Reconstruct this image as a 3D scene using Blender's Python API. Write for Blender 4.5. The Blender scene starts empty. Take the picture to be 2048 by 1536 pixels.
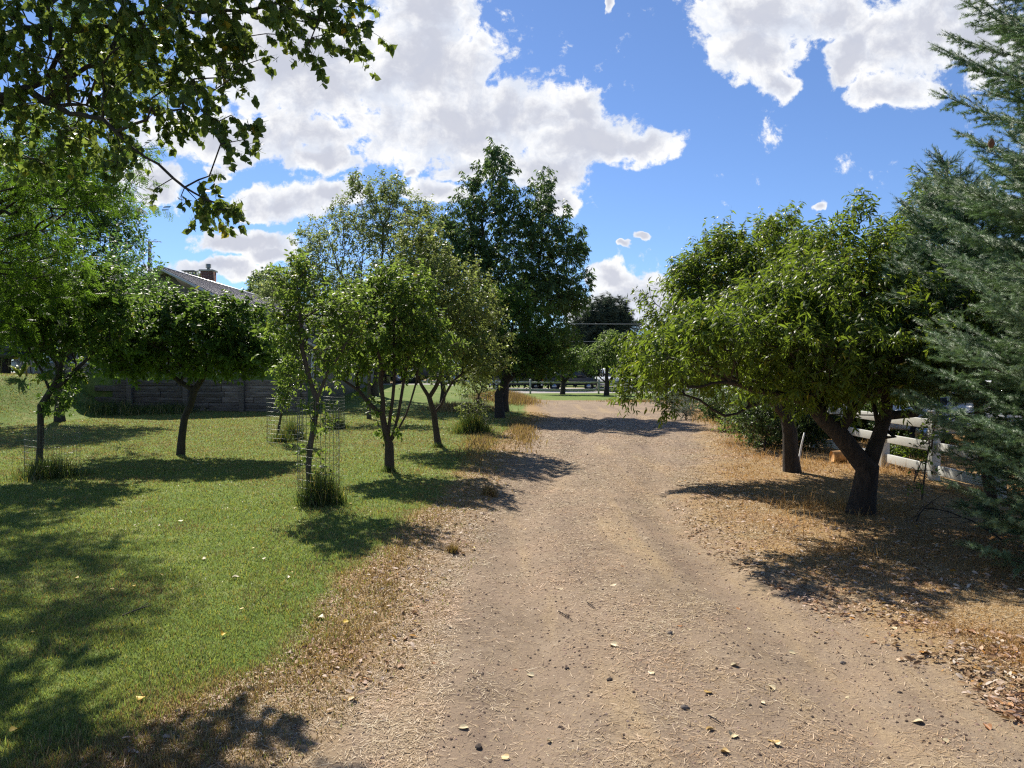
import bpy, math, random
import numpy as np
from mathutils import Vector
random.seed(7)
RNG = np.random.default_rng(11)
S = bpy.context.scene
COL = S.collection
R = math.radians

# ------------------------------------------------------------------ camera
CAMH = 1.6
cam_d = bpy.data.cameras.new("camera"); cam = bpy.data.objects.new("camera", cam_d); COL.objects.link(cam)
cam_d.sensor_fit = 'HORIZONTAL'; cam_d.sensor_width = 36.0; cam_d.lens = 36.0 * 1539 / 2048
cam_d.clip_start = 0.05; cam_d.clip_end = 5000
cam.location = (0, 0, CAMH); cam.rotation_euler = (R(90 - 0.93), 0, 0)
S.camera = cam
F = 1539.0; HZ = 743.0

# ------------------------------------------------------------------ light
SUN_EL = R(44); SUN_DIR = Vector((-0.41 * math.cos(SUN_EL), 0.912 * math.cos(SUN_EL), math.sin(SUN_EL))).normalized()
sun_d = bpy.data.lights.new("sun", 'SUN'); sun = bpy.data.objects.new("sun", sun_d); COL.objects.link(sun)
sun_d.energy = 5.0; sun_d.angle = R(0.53); sun_d.color = (1.0, 0.93, 0.82)
sun.rotation_euler = SUN_DIR.to_track_quat('Z', 'Y').to_euler(); sun.location = (-20, 40, 40)
vs = S.view_settings
vs.view_transform = 'Standard'; vs.look = 'None'; vs.gamma = 1.0; vs.use_curve_mapping = False; vs.exposure = 0.62
S.cycles.max_bounces = 5; S.cycles.diffuse_bounces = 3; S.cycles.glossy_bounces = 2
S.cycles.transmission_bounces = 3; S.cycles.transparent_max_bounces = 4
S.cycles.sample_clamp_indirect = 3.0
S.cycles.use_denoising = False; S.cycles.filter_width = 1.25

# ------------------------------------------------------------------ node helpers
class NT:
    def __init__(s, tree): s.t = tree; s.n = tree.nodes; s.l = tree.links
    def new(s, typ, **kw):
        n = s.n.new(typ)
        for k, v in kw.items():
            if k[0] == 'i' and k[1:].isdigit(): s.put(n.inputs[int(k[1:])], v)
            else: setattr(n, k, v)
        return n
    def put(s, sock, v):
        if isinstance(v, bpy.types.NodeSocket): s.l.new(v, sock)
        elif isinstance(v, bpy.types.Node): s.l.new(v.outputs[0], sock)
        else: sock.default_value = v
    def math(s, op, a, b=0.0, c=0.0, clamp=False):
        n = s.new('ShaderNodeMath', operation=op, use_clamp=clamp)
        s.put(n.inputs[0], a); s.put(n.inputs[1], b); s.put(n.inputs[2], c); return n.outputs[0]
    def noise(s, vec, scale, detail=4, rough=0.55, dist=0.0, out='Fac'):
        n = s.new('ShaderNodeTexNoise'); n.inputs['Scale'].default_value = scale; n.inputs['Detail'].default_value = detail
        n.inputs['Roughness'].default_value = rough; n.inputs['Distortion'].default_value = dist
        if vec is not None: s.put(n.inputs['Vector'], vec)
        return n.outputs[out]
    def ramp(s, f, stops, interp='LINEAR'):
        n = s.new('ShaderNodeValToRGB'); n.color_ramp.interpolation = interp
        e = n.color_ramp.elements
        while len(e) < len(stops): e.new(0.5)
        for i, (p, c) in enumerate(stops):
            e[i].position = p; e[i].color = tuple(c) + (1,) if len(c) == 3 else c
        s.put(n.inputs[0], f); return n.outputs[0]
    def mix(s, f, a, b, blend='MIX'):
        n = s.new('ShaderNodeMix', data_type='RGBA', blend_type=blend)
        for k, v in ((0, f), (6, a), (7, b)):
            if isinstance(v, tuple) and len(v) == 3: v = v + (1,)
            s.put(n.inputs[k], v)
        return n.outputs[2]
    def smooth(s, f, a, b):
        n = s.new('ShaderNodeMapRange', interpolation_type='SMOOTHSTEP')
        s.put(n.inputs[0], f); n.inputs[1].default_value = a; n.inputs[2].default_value = b; return n.outputs[0]
    def bump(s, h, strength=0.5, dist=0.01):
        n = s.new('ShaderNodeBump'); n.inputs['Strength'].default_value = strength; n.inputs['Distance'].default_value = dist
        s.put(n.inputs['Height'], h); return n.outputs[0]

def new_mat(name):
    m = bpy.data.materials.new(name); m.use_nodes = True
    g = NT(m.node_tree); b = m.node_tree.nodes['Principled BSDF']
    return m, g, b

# ------------------------------------------------------------------ world: Nishita sky with broken cumulus
W = bpy.data.worlds.new("World"); S.world = W; W.use_nodes = True
w = NT(W.node_tree); bg = W.node_tree.nodes['Background']
sky = w.new('ShaderNodeTexSky', sky_type='NISHITA', sun_disc=False, sun_elevation=SUN_EL,
            sun_rotation=math.atan2(-0.41, 0.912), altitude=1400.0, air_density=1.0, dust_density=0.25, ozone_density=4.5)
geo = w.new('ShaderNodeTexCoord')
sep = w.new('ShaderNodeSeparateXYZ', i0=geo.outputs['Generated'])
ay = w.math('MAXIMUM', w.math('ABSOLUTE', sep.outputs[1]), 0.08)
u = w.math('DIVIDE', sep.outputs[0], ay); v = w.math('DIVIDE', sep.outputs[2], ay)
uv = w.new('ShaderNodeCombineXYZ', i0=u, i1=v)
wn = w.noise(uv, 5.0, 4, 0.6, out='Color')
warp = w.new('ShaderNodeVectorMath', operation='MULTIPLY_ADD'); w.put(warp.inputs[0], wn); warp.inputs[1].default_value = (.13, .09, 0); w.put(warp.inputs[2], uv)
wn2 = w.noise(uv, 24.0, 3, 0.65, out='Color')
warp2 = w.new('ShaderNodeVectorMath', operation='MULTIPLY_ADD'); w.put(warp2.inputs[0], wn2); warp2.inputs[1].default_value = (.035, .028, 0); w.put(warp2.inputs[2], warp)
OFFU, OFFV = .0825, .059
CLOUDS = [(600, 110, 300, 170), (840, 130, 210, 140), (900, 260, 250, 110), (1040, 230, 140, 100), (1180, 275, 150, 62), (1270, 290, 100, 42), (1150, 220, 62, 42),
          (840, 30, 130, 85), (480, 290, 240, 62), (620, 335, 90, 34), (1090, 340, 110, 66), (1120, 410, 60, 40), (470, 330, 60, 20),
          (1500, 95, 115, 66), (1530, 20, 140, 80), (1560, 160, 60, 34), (1830, 70, 190, 125), (1660, 30, 90, 60), (1690, 120, 60, 50), (1790, 190, 105, 48), (1960, 110, 130, 100), (1700, 90, 60, 50),
          (570, 410, 140, 44), (870, 395, 75, 34), (930, 350, 70, 36), (640, 400, 80, 30), (500, 482, 160, 26), (440, 535, 120, 26), (560, 500, 70, 20),
          (1260, 580, 120, 46), (1210, 545, 60, 26), (1330, 610, 120, 56), (1180, 620, 90, 50), (1292, 478, 26, 9), (1255, 497, 17, 8), (1205, 6, 16, 16),
          (832, 354, 20, 9), (440, 356, 34, 16), (300, 380, 90, 60), (1640, 400, 30, 12), (200, 560, 150, 40), (2200, 300, 160, 60), (-300, 300, 300, 90)]
dens = None
for (cx, cy, rx, ry) in CLOUDS:
    mp = w.new('ShaderNodeMapping', vector_type='TEXTURE')
    w.put(mp.inputs[0], warp2.outputs[0])
    mp.inputs['Location'].default_value = ((cx - 1024) / F + OFFU, (HZ - cy) / F + OFFV, 0)
    mp.inputs['Scale'].default_value = (rx * 1.26 / F, ry * 1.26 / F, 1)
    gr = w.new('ShaderNodeTexGradient', gradient_type='SPHERICAL'); w.put(gr.inputs[0], mp)
    dens = gr.outputs['Fac'] if dens is None else w.math('SMOOTH_MAX', dens, gr.outputs['Fac'], 0.12)
fb = w.noise(warp, 9.0, 10, 0.66)
fbf = w.noise(uv, 34.0, 6, 0.65)
d1 = w.math('ADD', dens, w.math('MULTIPLY', w.math('SUBTRACT', fb, 0.5), 1.5))
d1 = w.math('ADD', d1, w.math('MULTIPLY', w.math('SUBTRACT', fbf, 0.5), 0.80))
cov = w.smooth(d1, 0.23, 0.43)
thick = w.smooth(w.math('ADD', d1, w.math('MULTIPLY', w.math('SUBTRACT', w.noise(warp2, 7.0, 6, 0.6), 0.5), 1.1)), 0.36, 0.92)
lit = w.noise(warp2, 17.0, 8, 0.64)
white = w.mix(w.smooth(lit, 0.35, 0.62), (0.72, 0.77, 0.87), (1.0, 1.0, 1.0))
cc = w.mix(w.math('MULTIPLY', thick, 0.85), white, (0.54, 0.565, 0.66))
ccs = w.new('ShaderNodeVectorMath', operation='SCALE'); w.put(ccs.inputs[0], cc); ccs.inputs[3].default_value = 7.0
skyc = w.new('ShaderNodeHueSaturation'); w.put(skyc.inputs['Color'], sky); skyc.inputs['Saturation'].default_value = 0.93; skyc.inputs['Value'].default_value = 1.15
skyv = w.new('ShaderNodeVectorMath', operation='MULTIPLY'); w.put(skyv.inputs[0], skyc); skyv.inputs[1].default_value = (0.55, 0.645, 0.785)
final = w.mix(cov, skyv.outputs[0], ccs.outputs[0])
w.put(bg.inputs['Color'], final); bg.inputs['Strength'].default_value = 0.10
W.cycles.sampling_method = 'MANUAL'; W.cycles.sample_map_resolution = 512

# ------------------------------------------------------------------ numeric helpers
def sstep(a, b, x):
    t = np.clip((np.asarray(x, float) - a) / (b - a), 0, 1); return t * t * (3 - 2 * t)
_H = np.random.default_rng(3).random((256, 256))
def vnoise(x, y):
    x = np.asarray(x, float); y = np.asarray(y, float)
    xi = np.floor(x).astype(int); yi = np.floor(y).astype(int); fx = x - xi; fy = y - yi
    fx = fx * fx * (3 - 2 * fx); fy = fy * fy * (3 - 2 * fy)
    h = lambda a, b: _H[a % 256, b % 256]
    return (h(xi, yi) * (1 - fx) + h(xi + 1, yi) * fx) * (1 - fy) + (h(xi, yi + 1) * (1 - fx) + h(xi + 1, yi + 1) * fx) * fy
def fbm(x, y, s=1.0, o=4):
    t = 0; a = 0.5; n = 0
    for i in range(o):
        t = t + a * vnoise(np.asarray(x) * s + 17.3 * i, np.asarray(y) * s + 9.1 * i); n += a; s *= 2.03; a *= 0.5
    return t / n
LEFT = [(-8, -2.6), (0, -1.9), (3.1, -1.42), (3.6, -1.2), (4.2, -.92), (5.6, -.95), (7.1, -.74), (10.4, -.45), (15.7, -.1), (21, .35), (27, 1.0), (34, 1.1), (38, .4), (43.5, -.1)]
RIGHT = [(-8, 3.5), (0, 3.3), (3.1, 3.0), (3.9, 2.75), (5.6, 2.5), (7.1, 2.25), (10, 2.45), (13.9, 3.7), (19, 4.9), (23, 5.8), (30, 7.0), (43.5, 8.4)]
def xl(y): return np.interp(y, [a for a, b in LEFT], [b for a, b in LEFT])
def xr(y): return np.interp(y, [a for a, b in RIGHT], [b for a, b in RIGHT])
def lane_w(x, y):
    """signed metres inside the dirt lane"""
    wob = (fbm(x, y, 1.3, 3) - .5) * .55 + (fbm(x, y, 5, 2) - .5) * .2
    e = np.minimum(np.asarray(x) - xl(y), xr(y) - np.asarray(x)) + wob
    far = (43.3 - np.asarray(y)) * .6
    return np.minimum(e, far + wob)
def is_left(x, y): return np.asarray(x) < (xl(y) + xr(y)) / 2
WALLY = 29.0
def gz(x, y):
    x = np.asarray(x, float); y = np.asarray(y, float)
    r = 0.85 * sstep(24, 46, y) * sstep(2.5, -5, x) * sstep(-60, -40, x) * (1 - sstep(50, 56, y))
    base = r + 0.06 * (fbm(x, y, .25, 2) - .5)
    terr = 1.5 * sstep(20, 27.5, y) * sstep(-14.3, -17.6, x) * (1 - sstep(44, 60, y))
    terr2 = 1.5 * (y > WALLY + .05) * (y < 30.4) * (x > -17.4) * (x < -7.7)
    base = np.where(np.abs(y) < 62, np.maximum(base, np.maximum(terr, terr2)), base)
    lw = lane_w(x, y)
    lane = -0.045 * sstep(-.1, .5, lw)
    c = (xl(y) + xr(y)) / 2
    rut = -0.05 * np.exp(-((x - c + .75) / .22) ** 2) - 0.05 * np.exp(-((x - c - .85) / .22) ** 2) + .015 * np.exp(-((x - c - .05) / .3) ** 2)
    rut = rut * sstep(0, .4, lw) * (y < 30)
    fine = 0.02 * (fbm(x, y, 2.2, 3) - .5) + 0.008 * (fbm(x, y, 9, 2) - .5) * sstep(0, .3, lw)
    heap = .10 * np.exp(-((x - 3.2) / 1.6) ** 2 - ((y - 36) / 1.2) ** 2) + .25 * np.exp(-((x + .2) / 1.5) ** 2 - ((y - 37) / 2.0) ** 2)
    return base + lane + rut + fine + heap
def at(px, py, D=None):
    """photo pixel -> world point at depth D (metres ahead), or where it meets the ground when D is None"""
    if D is None:
        D = 2462.0 / max(py - HZ, 6)
        for _ in range(20): D = (CAMH - float(gz((px - 1024) / F * D, D))) * F / (py - HZ)
        X = (px - 1024) / F * D
        return Vector((X, D, float(gz(X, D))))
    return Vector(((px - 1024) / F * D, D, CAMH - (py - HZ) / F * D))

# ------------------------------------------------------------------ mesh helpers
class MB:
    def __init__(s): s.V = []; s.L = []; s.C = []; s.M = []; s.A = []; s.n = 0
    def add(s, V, faces, mat=0, rnd=None):
        V = np.asarray(V, float); s.V.append(V)
        for f in faces:
            s.L.append(np.asarray(f) + s.n); s.C.append(np.array([len(f)])); s.M.append(np.array([mat]))
        s.A.append(np.full(len(V), 0.5 if rnd is None else rnd)); s.n += len(V); return s
    def box(s, c, d, mat=0, rot=None, rnd=None):
        h = np.array(d) / 2
        P = np.array([(a, b, e) for a in (-1, 1) for b in (-1, 1) for e in (-1, 1)]) * h
        if rot is not None: P = P @ np.array(rot.to_matrix()).T
        return s.add(P + np.array(c), [(0, 1, 3, 2), (4, 6, 7, 5), (0, 4, 5, 1), (2, 3, 7, 6), (0, 2, 6, 4), (1, 5, 7, 3)], mat, rnd)
    def prism(s, poly, axis, a, b, mat=0):
        """poly: list of 2-D points; extruded along axis from a to b"""
        n = len(poly); P = []
        for t in (a, b):
            for (p, q) in poly:
                P.append({0: (t, p, q), 1: (p, t, q), 2: (p, q, t)}[axis])
        fs = [tuple(range(n))[::-1], tuple(range(n, 2 * n))] + [(i, (i + 1) % n, n + (i + 1) % n, n + i) for i in range(n)]
        return s.add(P, fs, mat)
    def tube(s, pts, rad, k=6, mat=0, cap=True, rnd=None):
        P = np.asarray(pts, float); m = len(P); rad = np.broadcast_to(np.asarray(rad, float), (m,))
        T = np.gradient(P, axis=0); T /= np.linalg.norm(T, axis=1)[:, None] + 1e-9
        ref = np.array([0, 0, 1.]) if abs(T[0, 2]) < .9 else np.array([1., 0, 0])
        U = np.cross(T, ref); U /= np.linalg.norm(U, axis=1)[:, None] + 1e-9; Q = np.cross(T, U)
        an = np.arange(k) * 2 * math.pi / k
        V = P[:, None] + rad[:, None, None] * (np.cos(an)[None, :, None] * U[:, None] + np.sin(an)[None, :, None] * Q[:, None])
        i = np.arange(m - 1)[:, None] * k; j = np.arange(k)[None]; j2 = (j + 1) % k
        fa = np.stack([i + j, i + j2, i + k + j2, i + k + j], -1).reshape(-1, 4)
        s.V.append(V.reshape(-1, 3)); s.L.append((fa + s.n).ravel()); s.C.append(np.full(len(fa), 4)); s.M.append(np.full(len(fa), mat))
        s.A.append(np.full(m * k, .5 if rnd is None else rnd))
        if cap:
            for r in (0, m - 1):
                s.L.append(np.arange(k) + r * k + s.n); s.C.append(np.array([k])); s.M.append(np.array([mat]))
        s.n += m * k; return s
    def emit(s, tv, tf, O, X, N, sc, mat=0, rnd=None):
        """many copies of a template: axes X (length), N (normal); sc (n,) or (n,3)"""
        n = len(O)
        if n == 0: return s
        tv = np.asarray(tv, float); X = X / (np.linalg.norm(X, axis=1)[:, None] + 1e-9)
        N = N - (N * X).sum(1)[:, None] * X; N /= np.linalg.norm(N, axis=1)[:, None] + 1e-9
        Y = np.cross(N, X); sc = np.asarray(sc, float)
        if sc.ndim == 1: sc = np.repeat(sc[:, None], 3, 1)
        t = tv[None] * sc[:, None]
        V = O[:, None] + t[..., :1] * X[:, None] + t[..., 1:2] * Y[:, None] + t[..., 2:] * N[:, None]
        k = len(tv); s.V.append(V.reshape(-1, 3)); off = (np.arange(n) * k + s.n)[:, None]
        s.L.append((off + np.concatenate([np.asarray(f) for f in tf])[None]).ravel())
        s.C.append(np.tile(np.array([len(f) for f in tf]), n)); s.M.append(np.full(n * len(tf), mat))
        if rnd is None: rnd = RNG.random(n)
        s.A.append(np.repeat(rnd, k)); s.n += n * k; return s
    def build(s, name, mats, parent=None, origin=None, smooth=False, bevel=0):
        V = np.concatenate(s.V); L = np.concatenate(s.L).astype(np.int32); C = np.concatenate(s.C); M = np.concatenate(s.M)
        if origin is not None: V = V - np.array(origin)
        me = bpy.data.meshes.new(name); me.vertices.add(len(V)); me.vertices.foreach_set('co', V.astype(np.float32).ravel())
        me.loops.add(len(L)); me.loops.foreach_set('vertex_index', L)
        st = np.concatenate([[0], np.cumsum(C)[:-1]]).astype(np.int32)
        me.polygons.add(len(C)); me.polygons.foreach_set('loop_start', st)
        me.polygons.foreach_set('material_index', M.astype(np.int32))
        if smooth: me.polygons.foreach_set('use_smooth', np.ones(len(C), bool))
        a = me.attributes.new('rnd', 'FLOAT', 'POINT'); a.data.foreach_set('value', np.concatenate(s.A).astype(np.float32))
        for m in (mats if isinstance(mats, (list, tuple)) else [mats]): me.materials.append(m)
        me.update(calc_edges=True); me.validate()
        o = bpy.data.objects.new(name, me); COL.objects.link(o)
        if parent is not None: o.parent = parent
        elif origin is not None: o.location = origin
        if bevel:
            bm_ = o.modifiers.new('bevel', 'BEVEL'); bm_.width = bevel; bm_.segments = 2; bm_.limit_method = 'ANGLE'
        return o
def tag(o, label=None, cat=None, group=None, kind=None):
    if label: o['label'] = label
    if cat: o['category'] = cat
    if group: o['group'] = group
    if kind: o['kind'] = kind
    return o
def empty(name, loc, label, cat, group=None):
    o = bpy.data.objects.new(name, None); COL.objects.link(o); o.location = loc; o.empty_display_size = .2
    return tag(o, label, cat, group)
def rdir(n):
    d = RNG.normal(size=(n, 3)); return d / np.linalg.norm(d, axis=1)[:, None]

# ------------------------------------------------------------------ materials
def leaf_mat(name, dark, mid, light, yellow=None, tr=(.2, .3, .03), trf=.45, rough=.46, spec=.24, yfrac=.03):
    m, g, b = new_mat(name)
    at_ = g.new('ShaderNodeAttribute', attribute_name='rnd'); f = at_.outputs['Fac']
    st = [(0, dark), (.45, mid), (.9 - yfrac, light)]
    if yellow: st.append((1 - yfrac * .6, yellow))
    c = g.ramp(f, st)
    tc = g.new('ShaderNodeTexCoord')
    big = g.smooth(g.noise(tc.outputs['Object'], 1.3, 4, .65), .35, .65)
    c = g.mix(g.math('MULTIPLY', big, .45), c, g.mix(1.0, c, (1.15, .80, .75), 'MULTIPLY'))
    g.put(b.inputs['Base Color'], c); b.inputs['Roughness'].default_value = rough; b.inputs['Specular IOR Level'].default_value = spec
    t = g.new('ShaderNodeBsdfTranslucent')
    tcol = g.ramp(f, [(0, tuple(x * .6 for x in tr)), (.6, tr), (.9 - yfrac, tuple(min(1, x * 1.25) for x in tr)), (1 - yfrac * .6, (.42, .33, .04) if yellow else tr)])
    g.put(t.inputs[0], tcol)
    mx = g.new('ShaderNodeMixShader'); mx.inputs[0].default_value = trf
    g.l.new(b.outputs[0], mx.inputs[1]); g.l.new(t.outputs[0], mx.inputs[2])
    g.l.new(mx.outputs[0], m.node_tree.nodes['Material Output'].inputs[0]); return m
def bark_mat(name, c1, c2, scale=26, bump=1.0):
    m, g, b = new_mat(name); tc = g.new('ShaderNodeTexCoord')
    mp = g.new('ShaderNodeMapping'); g.put(mp.inputs[0], tc.outputs['Object']); mp.inputs['Scale'].default_value = (1, 1, .3)
    n1 = g.noise(mp, scale, 6, .65); n2 = g.noise(tc.outputs['Object'], scale * .25, 3)
    c = g.ramp(n1, [(.3, c1), (.7, c2)]); c = g.mix(g.math('MULTIPLY', n2, .5), c, (c1[0] * 1.6, c1[1] * 1.6, c1[2] * 1.5))
    g.put(b.inputs['Base Color'], c); b.inputs['Roughness'].default_value = .9
    g.put(b.inputs['Normal'], g.bump(n1, bump, .02)); return m
def plain(name, col, rough=.6, metal=0, var=.15, scale=6, bump=0, bscale=60, spec=.4):
    m, g, b = new_mat(name); tc = g.new('ShaderNodeTexCoord')
    n = g.noise(tc.outputs['Object'], scale, 5, .6)
    c = g.mix(g.smooth(n, .3, .7), tuple(x * (1 - var) for x in col), tuple(min(1, x * (1 + var)) for x in col))
    g.put(b.inputs['Base Color'], c); b.inputs['Roughness'].default_value = rough; b.inputs['Metallic'].default_value = metal
    b.inputs['Specular IOR Level'].default_value = spec
    if bump: g.put(b.inputs['Normal'], g.bump(g.noise(tc.outputs['Object'], bscale, 4), bump, .01))
    return m
BARK = bark_mat('bark_dark', (.014, .011, .009), (.078, .062, .050))
BARKG = bark_mat('bark_grey', (.045, .035, .028), (.12, .095, .075))
BARKR = bark_mat('bark_red_brown', (.035, .023, .018), (.095, .065, .05))

# ------------------------------------------------------------------ ground sheets
def axis(lo, hi, c0, c1, d0, k):
    a = list(np.arange(c0, c1, d0)); x = c1; d = d0
    while x < hi: a.append(x); d *= k; x += d
    a.append(hi); x = c0 - d0; d = d0; b = []
    while x > lo: b.append(x); d *= k; x -= d
    b.append(lo); return np.array(b[::-1] + a)
gx = np.unique(np.concatenate([axis(-900, 900, -3.6, 4.6, .07, 1.045), [-17.4, -7.7]]))
gy = np.unique(np.concatenate([axis(-60, 2500, 2.4, 9.0, .07, 1.025), [WALLY + .04, WALLY + .06]]))
GX, GY = np.meshgrid(gx, gy); GZ = gz(GX, GY)
LW = lane_w(GX, GY)
nx, ny = len(gx), len(gy)
def soil_material(name, kind):
    m, g, b = new_mat(name)
    pos = g.new('ShaderNodeNewGeometry').outputs['Position']
    la = g.new('ShaderNodeAttribute', attribute_name='lane').outputs['Fac']      # metres inside the lane, per vertex
    gr = g.new('ShaderNodeAttribute', attribute_name='green').outputs['Fac']
    n1 = g.noise(pos, 1.1, 5, .6); n2 = g.noise(pos, 6.0, 6, .65); n3 = g.noise(pos, 45, 5, .7); n4 = g.noise(pos, 160, 3, .7)
    dirt = g.ramp(n2, [(.25, (.17, .125, .086)), (.5, (.245, .185, .130)), (.8, (.35, .277, .20))])
    mpb = g.new('ShaderNodeMapping'); g.put(mpb.inputs[0], pos); mpb.inputs['Scale'].default_value = (1.5, .16, 1)
    band = g.noise(mpb, 1.25, 5, .6)
    dirt = g.mix(g.smooth(n1, .35, .7), dirt, (.30, .222, .155))
    dirt = g.mix(g.math('MULTIPLY', g.smooth(band, .50, .68), .55), dirt, g.ramp(n3, [(.3, (.26, .18, .10)), (.55, (.46, .34, .19)), (.75, (.58, .46, .29))]))
    dirt = g.mix(g.math('MULTIPLY', g.smooth(band, .46, .34), .5), dirt, (.20, .145, .108))
    speck = g.mix(g.smooth(n3, .56, .66), dirt, (.42, .32, .20))
    speck = g.mix(g.smooth(n4, .60, .68), speck, (.07, .052, .04))
    straw = g.ramp(n3, [(.3, (.20, .125, .06)), (.55, (.37, .25, .12)), (.75, (.52, .39, .22))])
    lawn = g.ramp(n3, [(.25, (.06, .10, .018)), (.55, (.13, .20, .04)), (.8, (.24, .29, .09))])
    dry = g.smooth(g.math('ADD', n2, g.math('MULTIPLY', n1, .8)), .85, 1.15)
    lawn = g.mix(g.math('MULTIPLY', dry, .5), lawn, (.36, .32, .14))
    inside = g.smooth(g.math('ADD', la, g.math('MULTIPLY', g.math('SUBTRACT', n2, .5), .9)), -.12, .5)
    green = g.smooth(g.math('ADD', gr, g.math('MULTIPLY', g.math('SUBTRACT', n2, .5), .7)), .3, .75)
    out = g.mix(green, straw, lawn)
    c = g.mix(inside, out, speck)
    if kind == 'drive':
        c = g.ramp(n2, [(.3, (.30, .28, .26)), (.7, (.44, .41, .38))])
    g.put(b.inputs['Base Color'], c); b.inputs['Roughness'].default_value = .95; b.inputs['Specular IOR Level'].default_value = .12
    h = g.math('ADD', g.math('MULTIPLY', n3, .7), g.math('MULTIPLY', n4, .4))
    g.put(b.inputs['Normal'], g.bump(h, .8, .012)); return m
left_m = is_left(GX, GY)
lawn_far = (GY > 43) & (GY < 56.5) & (GX > -60) & (GX < 30)
DRIVE = ((GY > 57) & (GY < 76) & (GX > -6) & (GX < 22)) | ((GY > 44.5) & (GY < 49) & (GX < -3.5) & (GX > -14))
GREEN = np.where(lawn_far, 1.0, np.where(left_m & (GY < 58) & (GX > -60), sstep(.05, -.95, LW), 0.0))
GREEN = np.where((GY > 58) & ((GX < -6) | (GY > 76)), .75, GREEN)
GREEN = GREEN * (1 - .5 * sstep(26, 31, GY) * (GX < -13))
def zone(cx, cy):
    lw = lane_w(cx, cy); lf = is_left(cx, cy)
    z = np.full(cx.shape, 3)
    z[(lf & (cy < 57) & (cx > -60)) | ((cy > 42) & (cy < 56.5) & (cx > -60) & (cx < 30))] = 1
    z[(lw > 0) & (cy < 43.6)] = 2
    z[((cy > 57) & (cy < 76) & (cx > -6) & (cx < 22)) | ((cy > 44.5) & (cy < 49) & (cx < -3.5) & (cx > -14))] = 4
    return z
cxm = (GX[:-1, :-1] + GX[1:, 1:]) / 2; cym = (GY[:-1, :-1] + GY[1:, 1:]) / 2
ZN = zone(cxm, cym)
V_all = np.stack([GX, GY, GZ], -1).reshape(-1, 3)
I, J = np.meshgrid(np.arange(ny - 1), np.arange(nx - 1), indexing='ij'); q = I * nx + J
Q_all = np.stack([q, q + 1, q + nx + 1, q + nx], -1)
for zi, nm, kd, lb in ((1, 'lawn', 'soil', 'mown green lawn'), (2, 'dirt_lane', 'soil', 'bare dirt lane'), (3, 'ground', 'soil', 'dry earth'), (4, 'driveway', 'drive', 'pale driveway')):
    Qs = Q_all[ZN == zi]; used, inv = np.unique(Qs.ravel(), return_inverse=True)
    me = bpy.data.meshes.new(nm); me.vertices.add(len(used)); me.vertices.foreach_set('co', V_all[used].astype(np.float32).ravel())
    me.loops.add(len(inv)); me.loops.foreach_set('vertex_index', inv.astype(np.int32))
    me.polygons.add(len(Qs)); me.polygons.foreach_set('loop_start', (np.arange(len(Qs)) * 4).astype(np.int32))
    me.polygons.foreach_set('use_smooth', np.ones(len(Qs), bool))
    for an, arr in (('lane', LW), ('green', GREEN)):
        a = me.attributes.new(an, 'FLOAT', 'POINT'); a.data.foreach_set('value', arr.ravel()[used].astype(np.float32))
    me.materials.append(soil_material(nm + '_soil', kd)); me.update(calc_edges=True)
    o = bpy.data.objects.new(nm, me); COL.objects.link(o); tag(o, None, None, None, 'structure')

# ------------------------------------------------------------------ trees
OVAL = ([(0, 0, 0), (.28, .2, .05), (.28, 0, -.0), (.28, -.2, .05), (.7, .19, .02), (.7, 0, -.04), (.7, -.19, .02), (1, 0, -.14)],
        [(0, 2, 1), (0, 3, 2), (1, 2, 5, 4), (2, 3, 6, 5), (4, 5, 7), (5, 6, 7)])
DIAM = ([(0, 0, 0), (.45, .25, .07), (1, 0, -.1), (.45, -.25, .07)], [(0, 2, 1), (0, 3, 2)])
LONG = ([(0, 0, 0), (.3, .11, .06), (.3, -.11, .06), (.65, .1, .0), (.65, -.1, .0), (.9, .04, -.14), (.9, -.04, -.14), (1, 0, -.24)],
        [(0, 2, 1), (1, 2, 4, 3), (3, 4, 6, 5), (5, 6, 7)])
LONGD = ([(0, 0, 0), (.45, .14, .05), (.45, -.14, .05), (1, 0, -.2)], [(0, 2, 1), (1, 2, 3)])
_h = [(0, .04, 0), (-.07, .24, .02), (.02, .44, .04), (.28, .50, .05), (.56, .34, .03), (.80, .12, -.01)]
HEART = ([(0, 0, 0), (1.02, 0, -.06)] + _h + [(a, -b, c) for a, b, c in _h] + [(-.75, .012, .12), (-.75, -.012, .12)],
         [(0, 1, 7, 6, 5, 4, 3, 2), (0, 8, 9, 10, 11, 12, 13, 1), (14, 15, 8, 2)])
STEM = ([(0, .5, 0), (0, -.25, .43), (0, -.25, -.43), (1, 0, 0)], [(0, 1, 3), (1, 2, 3), (2, 0, 3)])
# compound leaf: leaflets on a rachis
_c = []; _cf = []
for _i in range(6):
    for _s in (-1, 1):
        _x = .12 + _i * .15; _b = len(_c)
        _c += [(_x, 0, 0), (_x + .1, _s * .13, .03), (_x + .16, _s * .3, -.02), (_x + .02, _s * .17, .03)]; _cf.append((_b, _b + 1, _b + 2, _b + 3))
PINN = (_c, _cf)

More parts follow.
